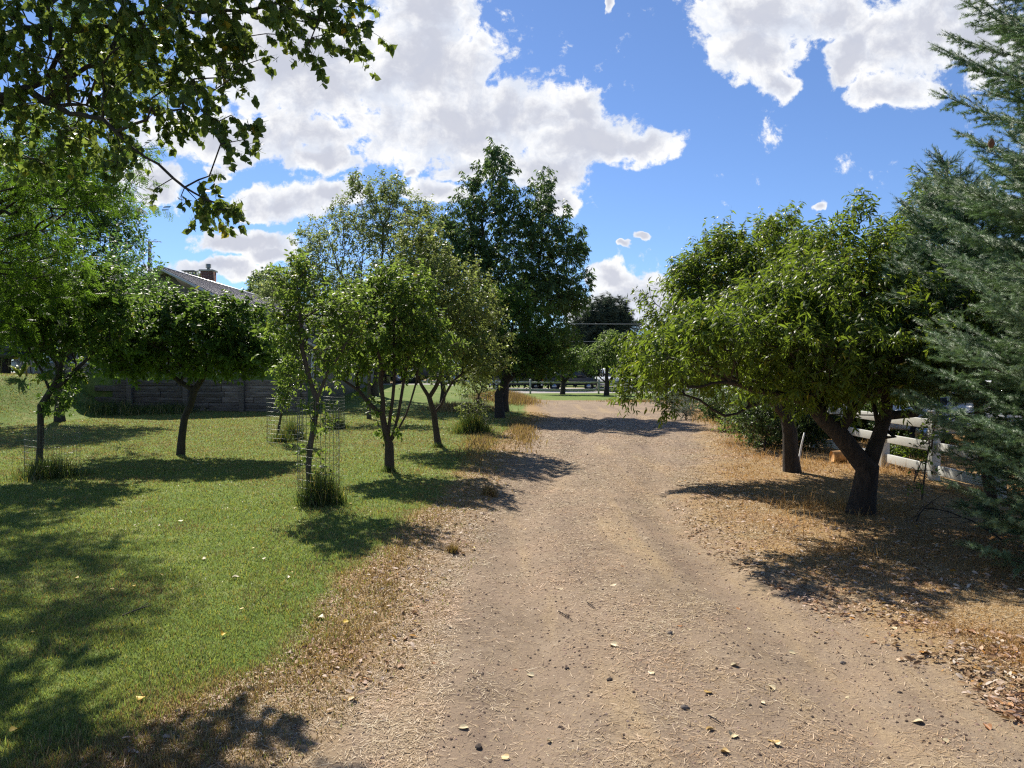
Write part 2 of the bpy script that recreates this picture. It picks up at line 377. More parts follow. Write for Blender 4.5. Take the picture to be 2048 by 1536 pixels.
def grow(trunks, lobes, n_tips, r0, seed, tip_r=.004, seg=.3, pl=.35, minz=None, wig=.05):
    """trunks: polylines of world points, the first from the ground; lobes: (centre, radii) -> skeleton nodes"""
    g = np.random.default_rng(seed)
    P = []; par = []; pln = []
    def add(p, a): P.append(np.array(p, float)); par.append(a); pln.append(0 if a < 0 else pln[a] + np.linalg.norm(P[-1] - P[a])); return len(P) - 1
    def line(a, p, wob=.04):
        d = np.array(p, float) - P[a]; L = np.linalg.norm(d); m = max(1, int(round(L / seg)))
        st = P[a].copy()
        for i in range(1, m + 1):
            t = i / m; off = g.normal(size=3) * wob * L * math.sin(math.pi * t) + np.array([0, 0, -.06 * L * math.sin(math.pi * t)])
            a = add(st + d * t + (off if i < m else 0), a)
        return a
    first = True; main_len = 0
    for tl in trunks:
        tl = [np.array(p, float) for p in tl]
        if first: a = add(tl[0], -1); first = False
        else: a = int(np.argmin([np.linalg.norm(p - tl[0]) for p in P]))
        for p in tl[1:]: a = line(a, p, .02)
    ntrunk = len(P)
    w_ = np.array([r[0] * r[1] * r[2] for c, r in lobes]) ** .8; w_ /= w_.sum()
    ks = g.choice(len(lobes), n_tips, p=w_)
    T = []
    for k in ks:
        c, r = lobes[k]; d = g.normal(size=3); d /= np.linalg.norm(d); rr = g.random() ** (1 / 2.2)
        T.append(np.array(c) + d * rr * np.array(r))
    T = np.array(T)
    if minz is not None: T = T[T[:, 2] > minz]
    top = P[ntrunk - 1]; T = T[np.argsort(np.linalg.norm(T - P[min(ntrunk - 1, len(P) - 1)], axis=1))]
    lo = 1 if ntrunk < 4 else ntrunk // 3
    for t in T:
        A = np.array(P[lo:]); pa = np.array(pln[lo:])
        d = np.linalg.norm(A - t, axis=1); up = np.maximum(0, A[:, 2] - t[2])
        a = lo + int(np.argmin(d + pl * pa + .5 * up)); line(a, t, wig)
    P = np.array(P); par = np.array(par); n = len(P)
    s2 = np.zeros(n); ch = np.zeros(n, int)
    for i in range(n - 1, 0, -1):
        if s2[i] == 0: s2[i] = tip_r ** 2.0
        s2[par[i]] += s2[i]; ch[par[i]] += 1
    if s2[0] == 0: s2[0] = tip_r ** 2.0
    rad = s2 ** (1 / 2.0); k = r0 / rad[0]
    rad = np.where(rad > tip_r * 1.01, tip_r + (rad - tip_r) * max(.2, (r0 - tip_r) / (rad[0] - tip_r + 1e-9)), tip_r)
    return P, par, rad, ch
def skin(mb, P, par, rad, flare=True, kbig=9, minr=0, seed=0):
    n = len(P); kids = [[] for _ in range(n)]
    for i in range(1, n): kids[par[i]].append(i)
    st = [(0, None)]
    while st:
        i, pre = st.pop(); ch = [] if pre is None else [pre]; ch.append(i)
        while kids[ch[-1]]:
            ks = sorted(kids[ch[-1]], key=lambda z: -rad[z])
            for z in ks[1:]: st.append((z, ch[-1]))
            ch.append(ks[0])
        if len(ch) < 2: continue
        r = rad[ch].copy()
        if pre is not None: r[0] = min(r[0], r[1] * 1.25)
        elif flare: r[0] *= 1.35; r[1] *= 1.08 if len(r) > 2 else 1
        if r.max() < minr: continue
        k = kbig if r.max() > .04 else (6 if r.max() > .015 else (4 if r.max() > .007 else 3))
        mb.tube(P[ch], r, k, cap=False)
def foliage(mb, P, par, rad, ch, tmpl, leaf, per, twigs=2, tl=.22, droop=.35, up=.35, spread=1.0, rmax=.012, shoots=0, shoot_len=.5, seed=1, center=None, jit=.35, stems=True, clump=.0, hang=False, faceup=.9):
    g = np.random.default_rng(seed)
    idx = np.where((rad < rmax) & (np.arange(len(P)) > 0))[0]
    tips = np.where(ch == 0)[0]
    idx = np.unique(np.concatenate([idx, tips])); idx = np.repeat(idx, twigs)
    B = P[idx]; n = len(B)
    c = P.mean(0) if center is None else np.array(center)
    o = B - c; o /= np.linalg.norm(o, axis=1)[:, None] + 1e-9
    D = o * .55 + g.normal(size=(n, 3)) * .5 * spread + np.array([0, 0, up]); D /= np.linalg.norm(D, axis=1)[:, None]
    L = tl * g.uniform(.55, 1.3, n)
    if shoots:
        ti = tips[np.argsort(-(P[tips, 2] + g.normal(size=len(tips)) * .25))][:shoots]
        B = np.concatenate([B, P[ti]]); sd = g.normal(size=(len(ti), 3)) * .16 + np.array([0, 0, 1.]); sd /= np.linalg.norm(sd, axis=1)[:, None]
        D = np.concatenate([D, sd]); L = np.concatenate([L, shoot_len * g.uniform(.5, 1.25, len(ti))])
    n = len(B); tv = g.random(n)
    if stems:
        mb.emit(STEM[0], STEM[1], B, D, rdirg(g, n), np.stack([L, np.full(n, .005 + leaf * .02), np.full(n, .005 + leaf * .02)], 1), mat=1)
    kk = np.maximum(2, np.round(per * L / tl)).astype(int); ii = np.repeat(np.arange(n), kk); m = len(ii)
    t = g.uniform(.08, 1.0, m) if True else 0
    Q = B[ii] + D[ii] * (L[ii] * t)[:, None]; Q[:, 2] -= .12 * L[ii] * t * t * (1 if not hang else 2)
    rd = g.normal(size=(m, 3)); rd -= (rd * D[ii]).sum(1)[:, None] * D[ii]; rd /= np.linalg.norm(rd, axis=1)[:, None] + 1e-9
    ax = D[ii] * .45 + rd * .8 + np.array([0, 0, -droop]) + g.normal(size=(m, 3)) * jit * .4
    if hang: ax = rd * .7 + g.normal(size=(m, 3)) * .45 + np.array([0, 0, -.75])
    nr = np.array([0, 0, 1.]) * faceup + g.normal(size=(m, 3)) * .55
    if hang: nr = g.normal(size=(m, 3))
    sz = leaf * g.uniform(.6, 1.2, m)
    rn = np.clip(tv[ii] * .35 + g.random(m) * .65, 0, 1)
    mb.emit(tmpl[0], tmpl[1], Q, ax, nr, sz, mat=0, rnd=rn); return m
def rdirg(g, n):
    d = g.normal(size=(n, 3)); return d / np.linalg.norm(d, axis=1)[:, None]
def lobe(px, py, rx, ry, D, rd): return (np.array(at(px, py, D)), np.array((rx * 1.1 / F * D, rd, ry * 1.1 / F * D)))
NLEAF = 0
def make_tree(name, label, cat, trunks, lobes, n_tips, r0, seed, bark, leafm, tmpl, leaf, per, group=None, tip_r=.004, seg=.3, pl=.35, minz=None, kbig=9, wig=.07, **kw):
    global NLEAF
    n_tips = int(n_tips * 1.5); per = per * 1.55; kw['twigs'] = kw.get('twigs', 2) + 1; r0 *= .78; kw['shoots'] = int(kw.get('shoots', 0) * 1.6)
    base = Vector(trunks[0][0]); root = empty(name, base, label, cat, group)
    P, par, rad, ch = grow(trunks, lobes, n_tips, r0, seed, tip_r, seg, pl, minz, wig)
    P[0, 2] -= .05
    t = MB(); skin(t, P, par, rad, kbig=kbig); t.build('trunk', bark, root, base, smooth=True)
    c = MB(); NLEAF += foliage(c, P, par, rad, ch, tmpl, leaf, per, seed=seed + 5, **kw)
    cr = c.build('crown', [leafm, bark], root, base); return root, (P, par, rad, ch)

LM_APPLE = leaf_mat('apple_leaves', (0.029, 0.059, 0.015), (0.051, 0.103, 0.021), (0.090, 0.157, 0.034), (0.300, 0.240, 0.030), (0.220, 0.360, 0.050), .42, yfrac=.02)
LM_PEAR = leaf_mat('pear_leaves', (0.039, 0.074, 0.016), (0.071, 0.123, 0.026), (0.128, 0.192, 0.037), (0.300, 0.260, 0.030), (0.290, 0.420, 0.060), .45, yfrac=.02)
LM_OLIVE = leaf_mat('plum_leaves', (0.059, 0.089, 0.027), (0.101, 0.145, 0.042), (0.169, 0.218, 0.066), (0.280, 0.200, 0.040), (0.380, 0.460, 0.110), .38, yfrac=.03)
LM_PEACH = leaf_mat('peach_leaves', (0.029, 0.065, 0.015), (0.055, 0.108, 0.021), (0.103, 0.161, 0.031), (0.420, 0.340, 0.030), (0.270, 0.380, 0.035), .42, rough=.42, yfrac=.03)
LM_CHERRY = leaf_mat('cherry_leaves', (0.021, 0.056, 0.022), (0.040, 0.094, 0.032), (0.075, 0.140, 0.050), None, (0.200, 0.320, 0.070), .28, yfrac=.02)
LM_PALE = leaf_mat('pale_leaves', (0.079, 0.124, 0.042), (0.124, 0.185, 0.060), (0.211, 0.272, 0.095), (0.260, 0.200, 0.060), (0.400, 0.500, 0.150), .40, yfrac=.03)
LM_LOCUST = leaf_mat('locust_leaves', (0.035, 0.064, 0.012), (0.059, 0.110, 0.016), (0.105, 0.164, 0.023), None, (0.200, 0.360, 0.030), .5, yfrac=.02)
LM_COTTON = leaf_mat('cottonwood_leaves', (0.029, 0.060, 0.017), (0.051, 0.094, 0.022), (0.086, 0.137, 0.036), (0.400, 0.320, 0.030), (0.320, 0.420, 0.070), .36, rough=.42, yfrac=.05)
LM_FAR = leaf_mat('far_leaves', (0.038, 0.070, 0.022), (0.060, 0.112, 0.032), (0.105, 0.168, 0.048), None, (0.260, 0.380, 0.090), .35, yfrac=.02)
LM_SHRUB = leaf_mat('shrub_leaves', (.03, .045, .02), (.06, .085, .04), (.12, .15, .08), None, (.12, .17, .06), .3, yfrac=.02)

def g0(px, py): return at(px, py)
def path(b, *pts): return [tuple(b)] + [tuple(p) for p in pts]

# --- cottonwood overhanging from the left
b = Vector((-6.6, 6.0, float(gz(-6.6, 6))))
lb = [lobe(120, 60, 170, 120, 6.8, 1.2), lobe(330, 40, 160, 90, 6.6, 1.0), lobe(560, 25, 150, 50, 6.4, .6), lobe(690, 60, 70, 38, 6.3, .3), lobe(600, 110, 30, 50, 6.2, .2),
      lobe(90, 230, 130, 90, 7.2, 1.0), lobe(300, 190, 90, 70, 6.6, .6), lobe(440, 200, 60, 50, 6.3, .35), lobe(490, 262, 24, 18, 6.2, .2), lobe(250, 310, 60, 40, 6.5, .3),
      lobe(330, 385, 60, 26, 6.3, .25), lobe(420, 412, 52, 20, 6.2, .2), lobe(460, 420, 24, 14, 6.1, .15), lobe(430, 100, 110, 50, 6.6, .5),
      (np.array((-5.5, 7.2, 6.6)), np.array((2.0, 1.8, 1.3))), (np.array((-3.2, 7.3, 6.3)), np.array((1.6, 1.4, .9)))]
lb[-2:] = lb[-2:]
root, _ = make_tree('cottonwood_tree', 'large cottonwood whose branches of heart-shaped leaves hang in from the upper left', 'tree',
    [path(b, (-6.55, 6.1, 2.2), (-6.2, 6.3, 4.0), (-5.4, 6.5, 5.4)), [(-6.2, 6.3, 4.0), tuple(at(60, 60, 6.8)), tuple(at(330, 20, 6.6)), tuple(at(560, 10, 6.4)), tuple(at(640, 45, 6.3))],
     [(-6.4, 6.2, 3.1), tuple(at(60, 180, 7.0)), tuple(at(210, 240, 6.5)), tuple(at(320, 330, 6.4)), tuple(at(440, 410, 6.2))]],
    lb, 950, .085, 21, BARK, LM_COTTON, HEART, .062, 7, twigs=1, tl=.20, hang=True, pl=.25, seg=.16, wig=.10, rmax=.0095, spread=.7, up=-.1)

# --- locust at the left edge
b = Vector((-8.6, 10.6, float(gz(-8.6, 10.6))))
make_tree('locust_tree', 'bright green feathery locust at the left edge behind the overhanging branches', 'tree',
    [path(b, (-8.5, 10.6, 2.0), (-8.2, 10.7, 3.6), (-7.8, 10.8, 5.0))],
    [lobe(40, 470, 110, 110, 11, 1.3), lobe(20, 380, 160, 80, 10.6, 1.0), lobe(-120, 500, 150, 170, 11, 1.6), lobe(110, 300, 90, 70, 10.5, .9), lobe(80, 550, 80, 60, 10.8, .8), lobe(230, 110, 120, 90, 10.5, .9),
     lobe(-60, 640, 90, 60, 10.5, .8), (np.array((-5.9, 10.4, 4.3)), np.array((1.3, 1.1, .6))), (np.array((-7.6, 8.6, 4.6)), np.array((1.2, 1.2, .7)))],
    520, .15, 33, BARK, LM_LOCUST, PINN, .15, 5, twigs=1, tl=.35, droop=.5, rmax=.009, jit=.8)

# --- tall upright plum behind it
b = Vector((-14.4, 24.5, float(gz(-14.4, 24.5))))
make_tree('plum_tree', 'tall grey-green tree with long upright shoots at the far left of the lawn', 'tree',
    [path(b, (-14.4, 24.5, 1.9), (-14.3, 24.5, 3.6), (-14.2, 24.5, 5.6)), [(-14.4, 24.5, 1.9), (-15.6, 24.5, 4), (-16.2, 24.5, 6)], [(-14.4, 24.5, 1.9), (-13.2, 24.5, 3.6), (-12.6, 24.5, 5.2)]],
    [lobe(120, 420, 110, 90, 24.5, 1.9), lobe(60, 540, 150, 110, 24.5, 2.2), lobe(190, 500, 80, 110, 24.5, 1.8), lobe(170, 400, 70, 50, 24.5, 1.5), lobe(225, 470, 50, 60, 24.5, 1.4), lobe(180, 620, 100, 70, 24.5, 1.8), lobe(250, 550, 45, 60, 18, .8), lobe(60, 370, 110, 60, 24.5, 1.6), lobe(265, 585, 40, 50, 24.5, 1.2), lobe(292, 600, 34, 50, 24.5, 1.0), lobe(-80, 560, 110, 150, 24.5, 2.0)],
    1100, .18, 41, BARK, leaf_mat('plum_tree_leaves', (.045, .08, .025), (.075, .125, .035), (.12, .18, .055), None, (.20, .36, .07), .42), DIAM, .12, 8, twigs=1, tl=.65, up=.9, spread=.5, droop=.0, rmax=.01, shoots=220, shoot_len=1.3)

# --- leaning apple at the far left of the lawn, inside a wire cage
b = g0(78, 945)
make_tree('apple_tree', 'leaning apple tree with sprouts up its trunk, inside the left wire cage', 'tree',
    [path(b, b + Vector((.02, 0, 1.05)), b + Vector((.32, 0, 1.55)), b + Vector((.42, 0, 2.1)), b + Vector((.2, .1, 2.7))), [tuple(b + Vector((.1, 0, 1.2))), tuple(b + Vector((.5, .1, 1.6))), tuple(b + Vector((.9, .2, 2.1)))]],
    [lobe(130, 650, 120, 60, 12.3, .9), lobe(60, 600, 90, 60, 12.4, .8), lobe(200, 610, 80, 70, 12.4, .8), lobe(120, 745, 45, 55, 12.2, .4), lobe(85, 690, 60, 30, 12.2, .5), lobe(110, 800, 25, 20, 12.2, .25)],
    330, .062, 52, BARK, LM_APPLE, OVAL, .085, 7, twigs=2, tl=.22, rmax=.009, shoots=40, shoot_len=.35, group='orchard trees on the lawn')

# --- round apple
b = g0(360, 910)
make_tree('apple_tree', 'round-headed apple tree, dense dark crown on one leaning trunk in the left lawn', 'tree',
    [path(b, b + Vector((.08, 0, .7)), b + Vector((.28, 0, 1.25)), b + Vector((.55, 0, 1.7)), b + Vector((.6, .1, 2.3))), [tuple(b + Vector((.25, 0, 1.1))), tuple(b + Vector((-.25, 0, 1.6))), tuple(b + Vector((-.9, .1, 2.0)))],
     [tuple(b + Vector((.45, 0, 1.6))), tuple(b + Vector((1.0, .1, 1.85))), tuple(b + Vector((1.5, .1, 2.2)))]],
    [lobe(350, 675, 150, 70, 14.7, 1.3), lobe(260, 680, 90, 65, 14.7, 1.1), lobe(460, 685, 95, 62, 14.7, 1.1), lobe(330, 630, 80, 34, 14.7, .9), lobe(440, 635, 80, 30, 14.7, .9), lobe(490, 715, 60, 35, 14.6, .7), lobe(290, 715, 90, 35, 14.6, .8)],
    620, .085, 61, BARK, LM_APPLE, OVAL, .10, 8, twigs=2, tl=.25, rmax=.010, shoots=60, shoot_len=.34, group='orchard trees on the lawn')

# --- caged young pear
b = g0(620, 1003)
make_tree('pear_tree', 'slender young pear tree with leaves all down its trunk, inside the nearest wire cage', 'tree',
    [path(b, b + Vector((.0, 0, .7)), b + Vector((.08, 0, 1.25)), b + Vector((.22, 0, 1.6)), b + Vector((.45, .1, 2.0))), [tuple(b + Vector((.05, 0, 1.2))), tuple(b + Vector((-.1, 0, 1.9))), tuple(b + Vector((-.15, 0, 2.7)))]],
    [lobe(640, 660, 72, 70, 9.6, .55), lobe(600, 590, 46, 60, 9.6, .42), lobe(705, 640, 44, 55, 9.6, .4), lobe(620, 740, 60, 40, 9.6, .4), lobe(570, 660, 40, 60, 9.6, .35),
     lobe(640, 840, 28, 60, 9.5, .16), lobe(635, 910, 30, 40, 9.5, .16), lobe(600, 540, 26, 30, 9.6, .2)],
    185, .045, 72, BARKG, LM_PEAR, OVAL, .072, 6, twigs=1, tl=.2, rmax=.009, shoots=22, shoot_len=.3, group='orchard trees on the lawn', seg=.2)

# --- vase of stems
b = g0(778, 942)
st = [[tuple(b + Vector((0, 0, .42))), tuple(b + Vector((-.22 + .12 * i, .05 * (i - 2), .9))), tuple(b + Vector((-.30 + .19 * i, .08 * (i - 2), 1.7))), tuple(b + Vector((-.6 + .34 * i, .12 * (i - 2), 2.4)))] for i in range(5)]
st.append([tuple(b + Vector((-.1, 0, .9))), tuple(b + Vector((-.5, 0, 1.3))), tuple(b + Vector((-1.0, 0, 1.7)))])
make_tree('apple_tree', 'apple tree splitting low into a sheaf of slim upright stems, mid lawn', 'tree',
    [path(b, b + Vector((0, 0, .42)), b + Vector((.02, 0, .9)))] + st,
    [lobe(770, 660, 100, 75, 12.5, .9), lobe(820, 690, 90, 60, 12.5, .8), lobe(700, 700, 60, 55, 12.4, .6), lobe(800, 590, 70, 50, 12.6, .7), lobe(730, 610, 50, 45, 12.6, .6)],
    300, .085, 81, BARKR, LM_PEAR, OVAL, .085, 7, twigs=2, tl=.24, rmax=.008, shoots=50, shoot_len=.35, group='orchard trees on the lawn', tip_r=.0035)

# --- forked tree
b = g0(877, 893)
make_tree('plum_tree', 'olive-green tree whose bare trunk forks into two straight limbs, nearest the lane edge', 'tree',
    [path(b, b + Vector((-.1, 0, .7)), b + Vector((-.2, 0, 1.05)), b + Vector((-.5, 0, 1.6)), b + Vector((-.6, .1, 2.4))), [tuple(b + Vector((-.15, 0, .95))), tuple(b + Vector((.05, 0, 1.5))), tuple(b + Vector((.15, .1, 2.3)))],
     [tuple(b + Vector((-.15, 0, .8))), tuple(b + Vector((.3, .1, 1.4))), tuple(b + Vector((.9, .1, 1.9)))]],
    [lobe(870, 600, 100, 80, 16.5, 1.2), lobe(930, 660, 80, 70, 16.4, 1.0), lobe(840, 500, 50, 60, 16.8, .7), lobe(820, 670, 70, 60, 16.4, .9), lobe(960, 720, 60, 35, 16.2, .7), lobe(880, 720, 80, 30, 16.3, .8)],
    420, .082, 91, BARKR, LM_OLIVE, DIAM, .085, 9, twigs=2, tl=.34, rmax=.009, shoots=60, shoot_len=.5, group='orchard trees on the lawn')

# --- thin single stem behind
b = g0(738, 838)
make_tree('apple_tree', 'thin straight young tree far back between the caged pear and the sheaf of stems', 'tree',
    [path(b, b + Vector((.0, 0, .9)), b + Vector((0, 0, 1.6)), b + Vector((.05, 0, 2.6)))],
    [lobe(735, 680, 50, 40, 25, 1.0), lobe(700, 650, 60, 60, 25, 1.0), lobe(760, 630, 50, 50, 25, 1.0)],
    160, .085, 101, BARKG, LM_PEAR, DIAM, .10, 7, twigs=2, tl=.3, rmax=.010, group='orchard trees on the lawn')

# --- caged saplings
b = g0(553, 882)
make_tree('pear_tree', 'small leaning sapling with sparse leaves in the wide wire cage behind the near pear', 'tree',
    [path(b, b + Vector((.12, 0, .7)), b + Vector((.32, 0, 1.5)), b + Vector((.38, 0, 2.0)))],
    [lobe(575, 740, 26, 40, 17.5, .35), lobe(565, 790, 22, 25, 17.5, .3), lobe(590, 700, 20, 30, 17.5, .3)],
    70, .035, 112, BARKG, LM_PEAR, DIAM, .075, 6, twigs=1, tl=.2, rmax=.009, group='orchard trees on the lawn')

# --- shrubby clump in dry grass (px 945)
b = g0(945, 862)
make_tree('pear_tree', 'bushy many-stemmed young tree rising from tall grass beside the lane', 'tree',
    [path(b, b + Vector((.0, 0, .4)), b + Vector((.05, 0, 1.1)), b + Vector((.1, 0, 1.6)))] + [[tuple(b + Vector((0, 0, .05))), tuple(b + Vector((-.3 + .15 * i, .08 * (i % 3 - 1), .7))), tuple(b + Vector((-.4 + .2 * i, .1 * (i % 3 - 1), 1.3)))] for i in range(5)],
    [lobe(950, 775, 30, 35, 20, .4), lobe(945, 820, 26, 26, 20, .35), lobe(960, 745, 20, 20, 20, .3)],
    110, .05, 122, BARKR, LM_OLIVE, DIAM, .07, 5, twigs=1, tl=.2, rmax=.008, group='orchard trees on the lawn')

# --- low broad apple in front of the cherry
b = g0(1000, 836)
make_tree('apple_tree', 'broad dark apple tree leaning over the edge of the dirt lane, below the tall cherry', 'tree',
    [path(b, b + Vector((-.05, 0, .8)), b + Vector((.2, 0, 1.3)), b + Vector((.3, 0, 2.2))), [tuple(b + Vector((.1, 0, 1.2))), tuple(b + Vector((-.6, .5, .9))), tuple(b + Vector((-.9, .3, 1.6))), tuple(b + Vector((-1.2, .3, 2.4)))],
     [tuple(b + Vector((.15, 0, 1.2))), tuple(b + Vector((.8, .3, 1.8))), tuple(b + Vector((1.4, .3, 2.6)))]],
    [lobe(1010, 680, 90, 70, 26.5, 1.5), lobe(1080, 690, 75, 65, 26.5, 1.4), lobe(950, 690, 60, 60, 26.5, 1.2), lobe(1000, 620, 80, 40, 26.5, 1.2), lobe(1090, 725, 55, 24, 26.3, 1.0), lobe(1030, 728, 70, 20, 26, 1.0)],
    560, .19, 131, BARK, LM_APPLE, DIAM, .12, 8, twigs=2, tl=.35, rmax=.012, shoots=70, shoot_len=.5, group='orchard trees on the lawn', seg=.4)

# --- tall cherry
b = Vector((-.3, 30, float(gz(-.3, 30))))
make_tree('cherry_tree', 'tallest tree, a dark cherry with drooping leaves beside the lane', 'tree',
    [path(b, (-.3, 30, 2.2), (-.2, 30, 4.5), (-.4, 30, 7.0), (-.5, 30, 9.0)), [(-.3, 30, 1.6), (1.0, 30, 4.4), (1.2, 30, 7.6)], [(-.3, 30, 1.8), (-1.6, 30, 4.2), (-2.2, 30, 6.0)], [(-.3, 30, 1.9), (1.6, 30, 3.6), (2.3, 30, 5.0)], [(-.3, 30, 2.4), (-.9, 30, 5.5), (-1.2, 30, 7.6)]],
    [lobe(990, 400, 48, 90, 30, 1.4), lobe(1060, 450, 55, 60, 30, 1.5), lobe(1085, 385, 20, 40, 30, .8), lobe(1000, 520, 105, 80, 30, 1.9), lobe(1120, 470, 35, 50, 30, 1.1), lobe(1110, 560, 62, 70, 30, 1.6),
     lobe(930, 500, 65, 70, 30, 1.6), lobe(900, 440, 22, 30, 30, .8), lobe(1150, 500, 24, 24, 30, .7), lobe(1140, 610, 35, 25, 30, 1.0), lobe(1050, 590, 110, 45, 30, 1.7), lobe(945, 410, 24, 45, 30, .8), lobe(995, 330, 16, 24, 30, .5)],
    900, .2, 142, BARK, LM_CHERRY, LONGD, .20, 7, twigs=2, tl=.34, droop=1.0, rmax=.013, shoots=60, shoot_len=.6, seg=.5, tip_r=.006, faceup=.4)

# --- pale tree behind
b = Vector((-6.4, 36, float(gz(-6.4, 36))))
make_tree('poplar_tree', 'tall pale-leaved tree with open airy crown behind the orchard rows', 'tree',
    [path(b, (-6.3, 36, 2.4), (-6.1, 36, 5.2), (-6.0, 36, 8.4)), [(-6.3, 36, 2.4), (-7.6, 36, 5.2), (-8.4, 36, 7.4)], [(-6.3, 36, 2.8), (-4.6, 36, 5.6), (-4.2, 36, 7.6)], [(-6.3, 36, 2.0), (-8.6, 36, 4.2), (-9.4, 36, 5.6)]],
    [lobe(765, 410, 50, 50, 36, 1.6), lobe(760, 480, 70, 55, 36, 1.9), lobe(690, 440, 34, 50, 36, 1.3), lobe(640, 490, 45, 45, 36, 1.5), lobe(840, 450, 40, 45, 36, 1.4), lobe(830, 540, 55, 60, 36, 1.8),
     lobe(700, 570, 90, 60, 36, 2.0), lobe(610, 560, 40, 50, 36, 1.4), lobe(560, 580, 45, 35, 36, 1.4), lobe(720, 380, 20, 22, 36, .8)],
    1000, .2, 151, BARKG, LM_PALE, DIAM, .14, 6, twigs=2, tl=.45, rmax=.013, shoots=40, shoot_len=.6, seg=.5, tip_r=.006)
b = Vector((-3.0, 33, float(gz(-3, 33))))
make_tree('locust_tree', 'yellowish-olive wispy tree between the pale tree and the tall cherry', 'tree',
    [path(b, (-3, 33, 2), (-3.0, 33, 4), (-3.1, 33, 6))],
    [lobe(880, 540, 45, 70, 33, 1.5), lobe(850, 610, 60, 60, 33, 1.6), lobe(900, 620, 50, 50, 33, 1.4)],
    300, .13, 161, BARK, LM_OLIVE, DIAM, .12, 9, twigs=2, tl=.5, rmax=.012, seg=.5, tip_r=.006, up=.7)

# --- small trees by the far fence
LM_SMALL = leaf_mat('bright_small_leaves', (0.046, 0.088, 0.023), (0.078, 0.138, 0.036), (0.130, 0.200, 0.058), None, (0.300, 0.420, 0.100), .42)
for i, (px, py, lab, lbs) in enumerate([
    (1125, 789, 'small fork-trunked tree in front of the far white fence, left of the pair', [(1125, 726, 42, 24), (1100, 712, 34, 24), (1150, 715, 34, 22), (1172, 726, 24, 16)]),
    (1213, 791, 'small round bright green tree in front of the far white fence, right of the pair', [(1215, 726, 52, 22), (1225, 697, 42, 26), (1190, 715, 34, 26), (1250, 720, 34, 26), (1222, 682, 22, 14)])]):
    b = g0(px, py); d = b.y
    make_tree('fence_tree', lab, 'tree', [path(b, b + Vector((.05, 0, .8)), b + Vector((0, 0, 1.3)), b + Vector((.1, 0, 2.4))), [tuple(b + Vector((.02, 0, 1.0))), tuple(b + Vector((-.8, 0, 1.7)))], [tuple(b + Vector((.02, 0, 1.0))), tuple(b + Vector((.8, 0, 1.8)))]],
        [lobe(x, y, rx, ry, d, 1.3) for x, y, rx, ry in lbs], 200, .2, 171 + i, BARK, LM_SMALL if i else LM_APPLE, DIAM, .17, 7, group='small trees by the far fence', twigs=2, tl=.4, rmax=.014, tip_r=.007, seg=.5)

# --- peach trees on the right
b = g0(1722, 1026)
make_tree('peach_tree', 'nearest peach tree with thick dark leaning trunk and sawn-off stub, right of lane', 'tree',
    [path(b, b + Vector((.08, 0, .5)), b + Vector((.2, 0, .85)), b + Vector((.28, 0, 1.1)), b + Vector((.3, 0, 1.6)), b + Vector((.1, .2, 2.3))),
     [tuple(b + Vector((.12, 0, .6))), tuple(b + Vector((-.3, -.1, .92))), tuple(b + Vector((-.62, -.1, 1.25))), tuple(b + Vector((-.9, -.1, 1.8)))],
     [tuple(b + Vector((.28, 0, 1.05))), tuple(b + Vector((-.1, .15, 1.1))), tuple(b + Vector((-.5, .4, 1.15))), tuple(b + Vector((-1.0, .5, 1.5)))],
     [tuple(b + Vector((.28, 0, 1.05))), tuple(b + Vector((.62, 0, 1.12))), tuple(b + Vector((.85, .1, 1.4))), tuple(b + Vector((1.0, .1, 2.0)))],
     [tuple(b + Vector((.2, 0, .72))), tuple(b + Vector((.36, -.05, .86)))]],
    [lobe(1650, 605, 110, 88, 8.8, .9), lobe(1560, 640, 100, 90, 8.6, .9), lobe(1740, 585, 90, 85, 9.0, .9), lobe(1450, 690, 110, 70, 8.2, .7), lobe(1360, 730, 80, 50, 8.0, .5), lobe(1660, 510, 80, 45, 9.2, .7), lobe(1800, 515, 70, 70, 9.3, .7), lobe(1720, 700, 110, 70, 8.6, 1.1), lobe(1560, 740, 110, 40, 8.3, .7), lobe(1640, 690, 120, 70, 7.7, .8), lobe(1600, 770, 110, 28, 8.6, 1.0), lobe(1740, 770, 90, 28, 8.8, .9), lobe(1880, 640, 70, 120, 9.6, .9), lobe(1830, 660, 90, 90, 7.9, .8), lobe(1440, 670, 90, 60, 7.7, .7), lobe(1600, 600, 90, 60, 8.0, .8), lobe(1860, 440, 50, 70, 10.2, .6), lobe(1715, 440, 18, 30, 9, .25), lobe(1330, 720, 60, 46, 7.6, .4), lobe(1640, 760, 150, 34, 8.6, 1.1)],
    1150, .165, 181, BARK, LM_PEACH, LONG, .088, 9, twigs=2, tl=.24, droop=.6, rmax=.0085, shoots=70, shoot_len=.36, group='peach trees right of the lane', kbig=14, faceup=.6)
b = g0(1586, 944)
